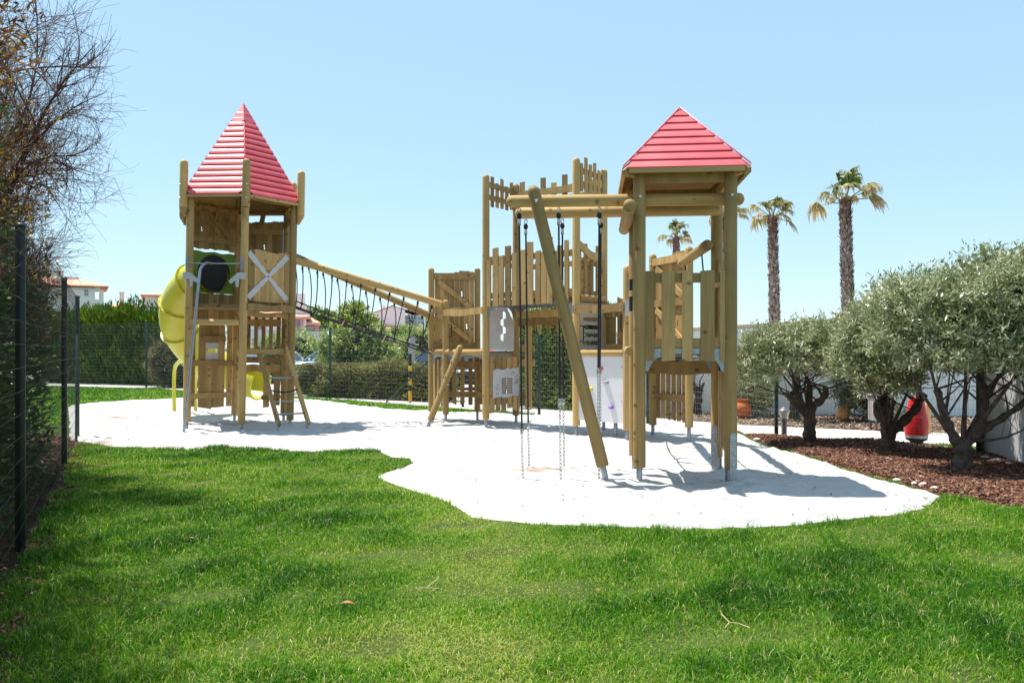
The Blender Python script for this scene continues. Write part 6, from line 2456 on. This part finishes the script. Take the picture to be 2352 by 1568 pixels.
def paint(n, c, r=0.22):
    return mat(n, c, tuple(q * .94 for q in c), 1.0, r, 0.25, spec=0.6, coat=0.6)


p1_ = at(705, 860, 38)
car('light blue car with its bonnet beside the domed bush', (-8.8, 38.5, -0.02), 0.2, paint('light_blue_paint', (0.42, 0.58, 0.72)))
car('dark blue car with a long sloping windscreen by the marker pole', (-3.4, 35.5, -0.02), 0.12, paint('dark_blue_paint', (0.012, 0.02, 0.07)))
car('red car just behind the dark blue one, beside the castle tower', (-1.75, 31.0, -0.02), 0.1, paint('red_paint', (0.55, 0.01, 0.04)))
car('silver grey car with bright alloy wheel, behind the yellow slide', (-15.2, 35.7, -0.02), PI - 0.15, paint('silver_paint', (0.42, 0.43, 0.45)))
car('white car seen between the slats of the pointed roof tower', (-11.6, 38.2, -0.02), 1.2, paint('white_paint', (0.75, 0.76, 0.78)))
car('black car seen through the low railing of the castle tower', (-0.95, 31.5, -0.02), 1.35, paint('black_paint', (0.01, 0.011, 0.014)))

# =================================================================== HOUSES
M['tile'] = mat('orange_roof_tile', (0.74, 0.38, 0.27), (0.64, 0.29, 0.19), 1.5, 0.85, spec=0.2)
M['pinkwall'] = mat('pale_pink_render', (0.84, 0.73, 0.73), (0.79, 0.69, 0.69), 0.8, 0.9, spec=0.2)
M['creamwall'] = mat('cream_render', (0.86, 0.82, 0.78), (0.80, 0.76, 0.72), 0.8, 0.9, spec=0.2)
M['pinktrim'] = mat('pink_trim', (0.66, 0.24, 0.27), None, 1, 0.8)
M['bluewin'] = mat('window_glass', (0.16, 0.22, 0.28), None, 1, 0.1, spec=0.8)
M['shutter'] = mat('pale_blue_frame', (0.55, 0.66, 0.70), None, 1, 0.6)


def hip_roof(mb, x0, x1, y0, y1, ze, zr, ridge):
    """ridge: (xa, xb) at the middle depth"""
    ym = (y0 + y1) / 2
    a, b = Vector((ridge[0], ym, zr)), Vector((ridge[1], ym, zr))
    q = [Vector((x0, y0, ze)), Vector((x1, y0, ze)), Vector((x1, y1, ze)), Vector((x0, y1, ze))]
    lo = [p - Vector((0, 0, .18)) for p in q]
    vs = q + [a, b] + lo
    fs = [(0, 1, 5, 4), (1, 2, 5), (2, 3, 4, 5), (3, 0, 4), (6, 7, 1, 0), (7, 8, 2, 1), (8, 9, 3, 2), (9, 6, 0, 3), (9, 8, 7, 6)]
    mb.add(vs, fs, [[(0, 0)] * len(f) for f in fs])


def window(root, x, y, z, w, h, frame=None):
    mb = MB()
    for dx in (-w / 2, 0, w / 2):
        mb.box((x + dx, y - .04, z), .07, .08, h + .07)
    for dz in (-h / 2, 0, h / 2):
        mb.box((x, y - .042, z + dz), w, .07, .07)
    f = mb.build('window', frame or M['shutter'], root)
    mb = MB()
    mb.box((x, y - .012, z), w, .03, h)
    mb.build('pane', M['bluewin'], f)
    return f


def box_wall(mb, x0, x1, y0, y1, z0, z1):
    mb.box(((x0 + x1) / 2, (y0 + y1) / 2, (z0 + z1) / 2), x1 - x0, y1 - y0, z1 - z0)


# left villa
Y = 100
X = lambda px, Y: (px - 1176) / K * Y
Z = lambda py, Y: EYE + (800 - py) / K * Y
hA = thing('villa', 'white villa with orange hipped roof and an arched corner porch, far left', 'house', (X(170, Y), Y, 0))
mb = MB()
box_wall(mb, X(75, Y), X(213, Y), Y, Y + 8, -.1, Z(660, Y))
mb.build('wall', M['creamwall'], hA)
mb = MB()
# porch: corner pillar, arch and rear wall
px0, px1 = X(213, Y) + .002, X(231, Y)
box_wall(mb, px1 - .35, px1, Y + .0, Y + .4, -.1, Z(664, Y))
box_wall(mb, px0, px1 - .352, Y + .02, Y + .38, Z(664, Y), Z(655, Y))
arc = [(px0, Z(664, Y)), (px1 - .35, Z(664, Y)), (px1 - .35, Z(672, Y)), (px1 - .45, Z(668, Y)), (px1 - .7, Z(666, Y)), (px0 + .15, Z(667, Y)), (px0, Z(669, Y))]
mb.prism(arc[::-1], lambda u, o, z: Vector((u, Y + .05 + o, z)), .3)
box_wall(mb, px0, px1, Y + .01, Y + .2, -.1, Z(686, Y))
box_wall(mb, px1 - .35, px1, Y + 6, Y + 6.4, -.1, Z(664, Y))
mb.build('porch', M['creamwall'], hA)
mb = MB()
hip_roof(mb, X(66, Y), X(241, Y), Y - .5, Y + 9, Z(655, Y), Z(632, Y), (X(100, Y), X(168, Y)))
rf_ = mb.build('roof', M['tile'], hA, smooth=0)
mb = MB()
box_wall(mb, X(135.5, Y), X(149, Y), Y + .6, Y + 1.3, Z(655, Y), Z(624, Y))
box_wall(mb, X(134.5, Y), X(150, Y), Y + .5, Y + 1.4, Z(624, Y) + .002, Z(622, Y))
mb.build('chimney', M['creamwall'], rf_)
mb = MB()
mb.prism([(X(150, Y), Z(641, Y)), (X(178, Y), Z(642, Y)), (X(180, Y), Z(631, Y)), (X(152, Y), Z(630, Y))], lambda u, o, z: Vector((u, Y + 3 + o + (z - Z(641, Y)) * 1.2, z)), .08)
mb.build('solar_panel', mat('solar_panel', (0.12, 0.04, 0.05), None, 1, 0.25), rf_)
window(hA, X(195, Y), Y, Z(671, Y), .42, .8)
window(hA, X(110, Y), Y, Z(674, Y), .6, .9)
# chimney of a house behind the broom hedge
Y = 105
hB = thing('villa', 'house hidden behind the broom hedge, only its pale chimney standing above', 'house', (X(281, Y), Y, 0))
mb = MB()
box_wall(mb, X(250, Y), X(315, Y), Y, Y + 7, -.1, Z(705, Y))
mb.build('wall', M['creamwall'], hB)
mb = MB()
hip_roof(mb, X(245, Y), X(320, Y), Y - .4, Y + 7.4, Z(705, Y), Z(694, Y), (X(265, Y), X(300, Y)))
rf_ = mb.build('roof', M['tile'], hB, smooth=0)
mb = MB()
box_wall(mb, X(275, Y), X(285, Y), Y + 2, Y + 2.6, Z(700, Y), Z(671, Y))
box_wall(mb, X(274, Y), X(286, Y), Y + 1.9, Y + 2.7, Z(671, Y) + .002, Z(668, Y))
mb.build('chimney', M['creamwall'], rf_)
Y = 110
hC = thing('villa', 'white villa with low orange roof and grey chimney just left of the slide', 'house', (X(385, Y), Y, 0))
mb = MB()
box_wall(mb, X(337, Y), X(440, Y), Y, Y + 8, -.1, Z(679, Y))
mb.build('wall', M['creamwall'], hC)
mb = MB()
hip_roof(mb, X(328, Y), X(450, Y), Y - .5, Y + 8.5, Z(678, Y), Z(664, Y), (X(392, Y), X(410, Y)))
rf_ = mb.build('roof', M['tile'], hC, smooth=0)
mb = MB()
box_wall(mb, X(386, Y), X(393, Y), Y + 4, Y + 4.5, Z(672, Y), Z(656, Y))
mb.build('chimney', M['creamwall'], rf_)
# pink house behind the rope bridge
Y = 60
hD = thing('pink_house', 'pale pink house with massive tapering chimney and orange roof behind the rope bridge', 'house', (X(660, Y), Y, 0))
mb = MB()
box_wall(mb, X(560, Y), X(702, Y), Y, Y + 8, -.1, Z(727, Y))
box_wall(mb, X(702, Y) + .002, X(730, Y), Y + .6, Y + 8, -.1, Z(740, Y))
mb.build('wall', M['pinkwall'], hD)
mb = MB()
hip_roof(mb, X(550, Y), X(712, Y), Y - .35, Y + 8, Z(727, Y), Z(703, Y), (X(610, Y), X(668, Y)))
hip_roof(mb, X(690, Y), X(735, Y), Y + .2, Y + 8.3, Z(740, Y), Z(716, Y), (X(684, Y), X(702, Y)))
rf_ = mb.build('roof', M['tile'], hD, smooth=0)
mb = MB()
mb.rings([[Vector((X(a, Y), Y + 1.0, Z(z, Y))), Vector((X(b, Y), Y + 1.0, Z(z, Y))), Vector((X(b, Y), Y + 2.6, Z(z, Y))), Vector((X(a, Y), Y + 2.6, Z(z, Y)))] for a, b, z in ((668, 709, 728), (671, 702, 700), (672, 699, 676), (671.5, 699.5, 672))])
mb.build('chimney', M['pinkwall'], rf_, smooth=0)
window(hD, X(680, Y), Y, Z(749, Y), .6, .9, M['pinktrim'])
window(hD, X(712, Y), Y + .6, Z(750, Y), .7, .7, M['pinktrim'])
window(hD, X(600, Y), Y, Z(749, Y), .7, .9, M['pinktrim'])
mb = MB()
box_wall(mb, X(693, Y), X(696, Y), Y - .06, Y - .002, -.1, Z(728, Y))
box_wall(mb, X(726, Y), X(731, Y), Y + .5, Y + .598, -.1, Z(741, Y))
mb.build('pink_trim', M['pinktrim'], hD)
wf = thing('board_fence', 'low pale grey board fence in front of the pink house', 'fence', (X(700, 56), 56, 0))
mb = MB()
for i in range(60):
    px = 560 + i * 3.2
    box_wall(mb, X(px, 56), X(px + 3.0, 56), 56, 56.05, -.05, Z(759 + 0.04 * (px - 660), 56))
mb.build('boards', M['greyboard'], wf)
# white gabled house
Y = 75
hE = thing('gabled_house', 'white gabled house with orange roof, chimney and blue framed windows', 'house', (X(900, Y), Y, 0))
mb = MB()
g = [(X(850, Y), -.1), (X(930, Y), -.1), (X(930, Y), Z(712, Y)), (X(903, Y), Z(702.5, Y)), (X(850, Y), Z(722, Y))]
mb.prism(g, lambda u, o, z: Vector((u, Y + o, z)), 7.0)
box_wall(mb, X(930, Y) + .002, X(978, Y), Y + .8, Y + 7, -.1, Z(722, Y))
mb.build('wall', M['pinkwall'], hE)
mb = MB()
mb.add([Vector((X(901, Y), Y - .25, Z(701.5, Y))), Vector((X(974, Y), Y + .35, Z(722, Y))), Vector((X(974, Y), Y + 7.4, Z(722, Y))), Vector((X(901, Y), Y + 7.4, Z(701.5, Y))),
        Vector((X(846, Y), Y - .25, Z(722.5, Y))), Vector((X(846, Y), Y + 7.4, Z(722.5, Y)))], [(0, 1, 2, 3), (4, 0, 3, 5)], [[(0, 0)] * 4] * 2)
mb.add([Vector((X(852, Y), Y - 1.6, Z(754, Y))), Vector((X(918, Y), Y - 1.6, Z(755, Y))), Vector((X(914, Y), Y - .01, Z(751, Y))), Vector((X(852, Y), Y - .01, Z(735, Y)))], [(0, 1, 2, 3)], [[(0, 0)] * 4])
mb.add([Vector((X(926, Y), Y - .4, Z(749, Y))), Vector((X(966, Y), Y + .1, Z(750, Y))), Vector((X(960, Y), Y + .8, Z(745, Y))), Vector((X(926, Y), Y + .8, Z(743, Y)))], [(0, 1, 2, 3)], [[(0, 0)] * 4])
rf_ = mb.build('roof', M['tile'], hE, smooth=0)
mb = MB()
box_wall(mb, X(878, Y), X(885, Y), Y + 2, Y + 2.4, Z(725, Y), Z(698, Y))
mb.build('chimney', M['pinkwall'], rf_)
mb = MB()
box_wall(mb, X(852, Y), X(914, Y), Y - 1.5, Y - .004, -.1, Z(756, Y))
mb.build('wing_wall', M['creamwall'], hE)
window(hE, X(940, Y), Y + .8, Z(734, Y), .75, .8)
window(hE, X(951, Y), Y + .8, Z(734, Y), .6, .8)
window(hE, X(966, Y), Y + .8, Z(735, Y), .5, .7)
# each house faces the playground
for hh in (hA, hB, hC, hD, hE):
    hh.rotation_euler.z = math.atan2(-hh.location.x, hh.location.y)
# terrace wall with grass on top
tw_ = thing('terrace_wall', 'dark stone terrace wall below the white gabled house', 'wall', (X(930, 52), 52, 0))
mb = MB()
box_wall(mb, X(830, 52), X(1010, 52), 52, 52.5, -.1, Z(774, 52))
mb.build('wall_face', mat('dark_stone', (0.10, 0.085, 0.075), (0.05, 0.045, 0.04), 3, 0.9, bump=.6, bscale=6), tw_)
hedge('grass_bank', 'bright green strip of grass and creeper along the top of the terrace wall', 'grass bank', (X(835, 52), 52.1, X(1010, 52), 52.1, .9), Z(775, 52), Z(766, 52), 2600, .22, .08, 'lushleaf', 41, rough=.1, topj=.05)
bush('round_bush', 'small dark bush beside the old street lamp', 'bush', [((X(922, 56), 56, Z(764, 56)), (.9, .6, .42))], 140, 12, .2, .16, .07, 'laurel', 43)
# distant pines on the skyline
for px, py, yy, s, lb3 in ((714, 712, 140, 3.6, 'distant dark pine clump right of the massive pink chimney'), (990, 735, 130, 3.0, 'distant dark green tree behind the white gabled house')):
    c = at(px, py, yy)
    rt = thing('pine_tree', lb3, 'tree', (c.x, yy, 0))
    mb = MB()
    mb.path([(c.x, yy, -.1), (c.x + .2, yy, c.z * .5), (c.x, yy, c.z)], [.35, .28, .15], 8)
    mb.build('trunk', M['bark'], rt)
    V, F, t = crown_leaves([((c.x, yy, c.z - 1.2), (s, s * .7, 1.5)), ((c.x + s * .8, yy, c.z - 2.0), (s * .8, s * .7, 1.4))], 260, 12, .5, .6, .25, 81 + int(px), tone=(0.35, .15))
    np_mesh('crown', V, F, t, M['laurel'], rt)

# =================================================================== LIGHT, SKY, CAMERA
sun_to = Vector((-1.16, 0.68, 3.43)).normalized()
sd_ = bpy.data.lights.new('sun', 'SUN')
sd_.energy = 4.9
sd_.angle = math.radians(0.53)
sd_.color = (1.0, 0.955, 0.88)
so = bpy.data.objects.new('sun', sd_)
COL.objects.link(so)
so.rotation_euler = (-sun_to).to_track_quat('-Z', 'Y').to_euler()
so.location = sun_to * 60
w = bpy.data.worlds.new('World')
S.world = w
w.use_nodes = True
nt = w.node_tree
for n in list(nt.nodes):
    nt.nodes.remove(n)
sky = nt.nodes.new('ShaderNodeTexSky')
sky.sky_type = 'NISHITA'
sky.sun_disc = False
sky.sun_elevation = math.asin(sun_to.z)
sky.sun_rotation = math.atan2(sun_to.x, sun_to.y)
sky.air_density = 1.0
sky.dust_density = 0.2
sky.ozone_density = 1.0
bg = nt.nodes.new('ShaderNodeBackground')
bg.inputs['Strength'].default_value = 0.15
ow = nt.nodes.new('ShaderNodeOutputWorld')
tint = nt.nodes.new('ShaderNodeMix')
tint.data_type = 'RGBA'
tint.blend_type = 'MULTIPLY'
tint.inputs['Factor'].default_value = 1.0
tint.inputs[7].default_value = (0.97, 0.97, 0.88, 1)
nt.links.new(sky.outputs['Color'], tint.inputs[6])
flat = nt.nodes.new('ShaderNodeMix')
flat.data_type = 'RGBA'
flat.inputs['Factor'].default_value = 0.66
flat.inputs[7].default_value = (2.05, 3.2, 4.15, 1)
nt.links.new(tint.outputs[2], flat.inputs[6])
nt.links.new(flat.outputs[2], bg.inputs['Color'])
nt.links.new(bg.outputs['Background'], ow.inputs['Surface'])

cd = bpy.data.cameras.new('camera')
cam = bpy.data.objects.new('camera', cd)
COL.objects.link(cam)
cam.location = (0, 0, EYE)
cam.rotation_euler = (PI / 2, 0, 0)
cd.sensor_width = 36
cd.lens = 36 * K / 2352
cd.shift_y = 16 / 2352
cd.clip_end = 6000
S.camera = cam
S.view_settings.view_transform = 'Standard'
S.view_settings.look = 'None'
S.view_settings.exposure = 0.68
S.view_settings.gamma = 1.0
S.render.engine = 'CYCLES'
S.cycles.max_bounces = 8
S.cycles.transparent_max_bounces = 8
S.cycles.use_denoising = True
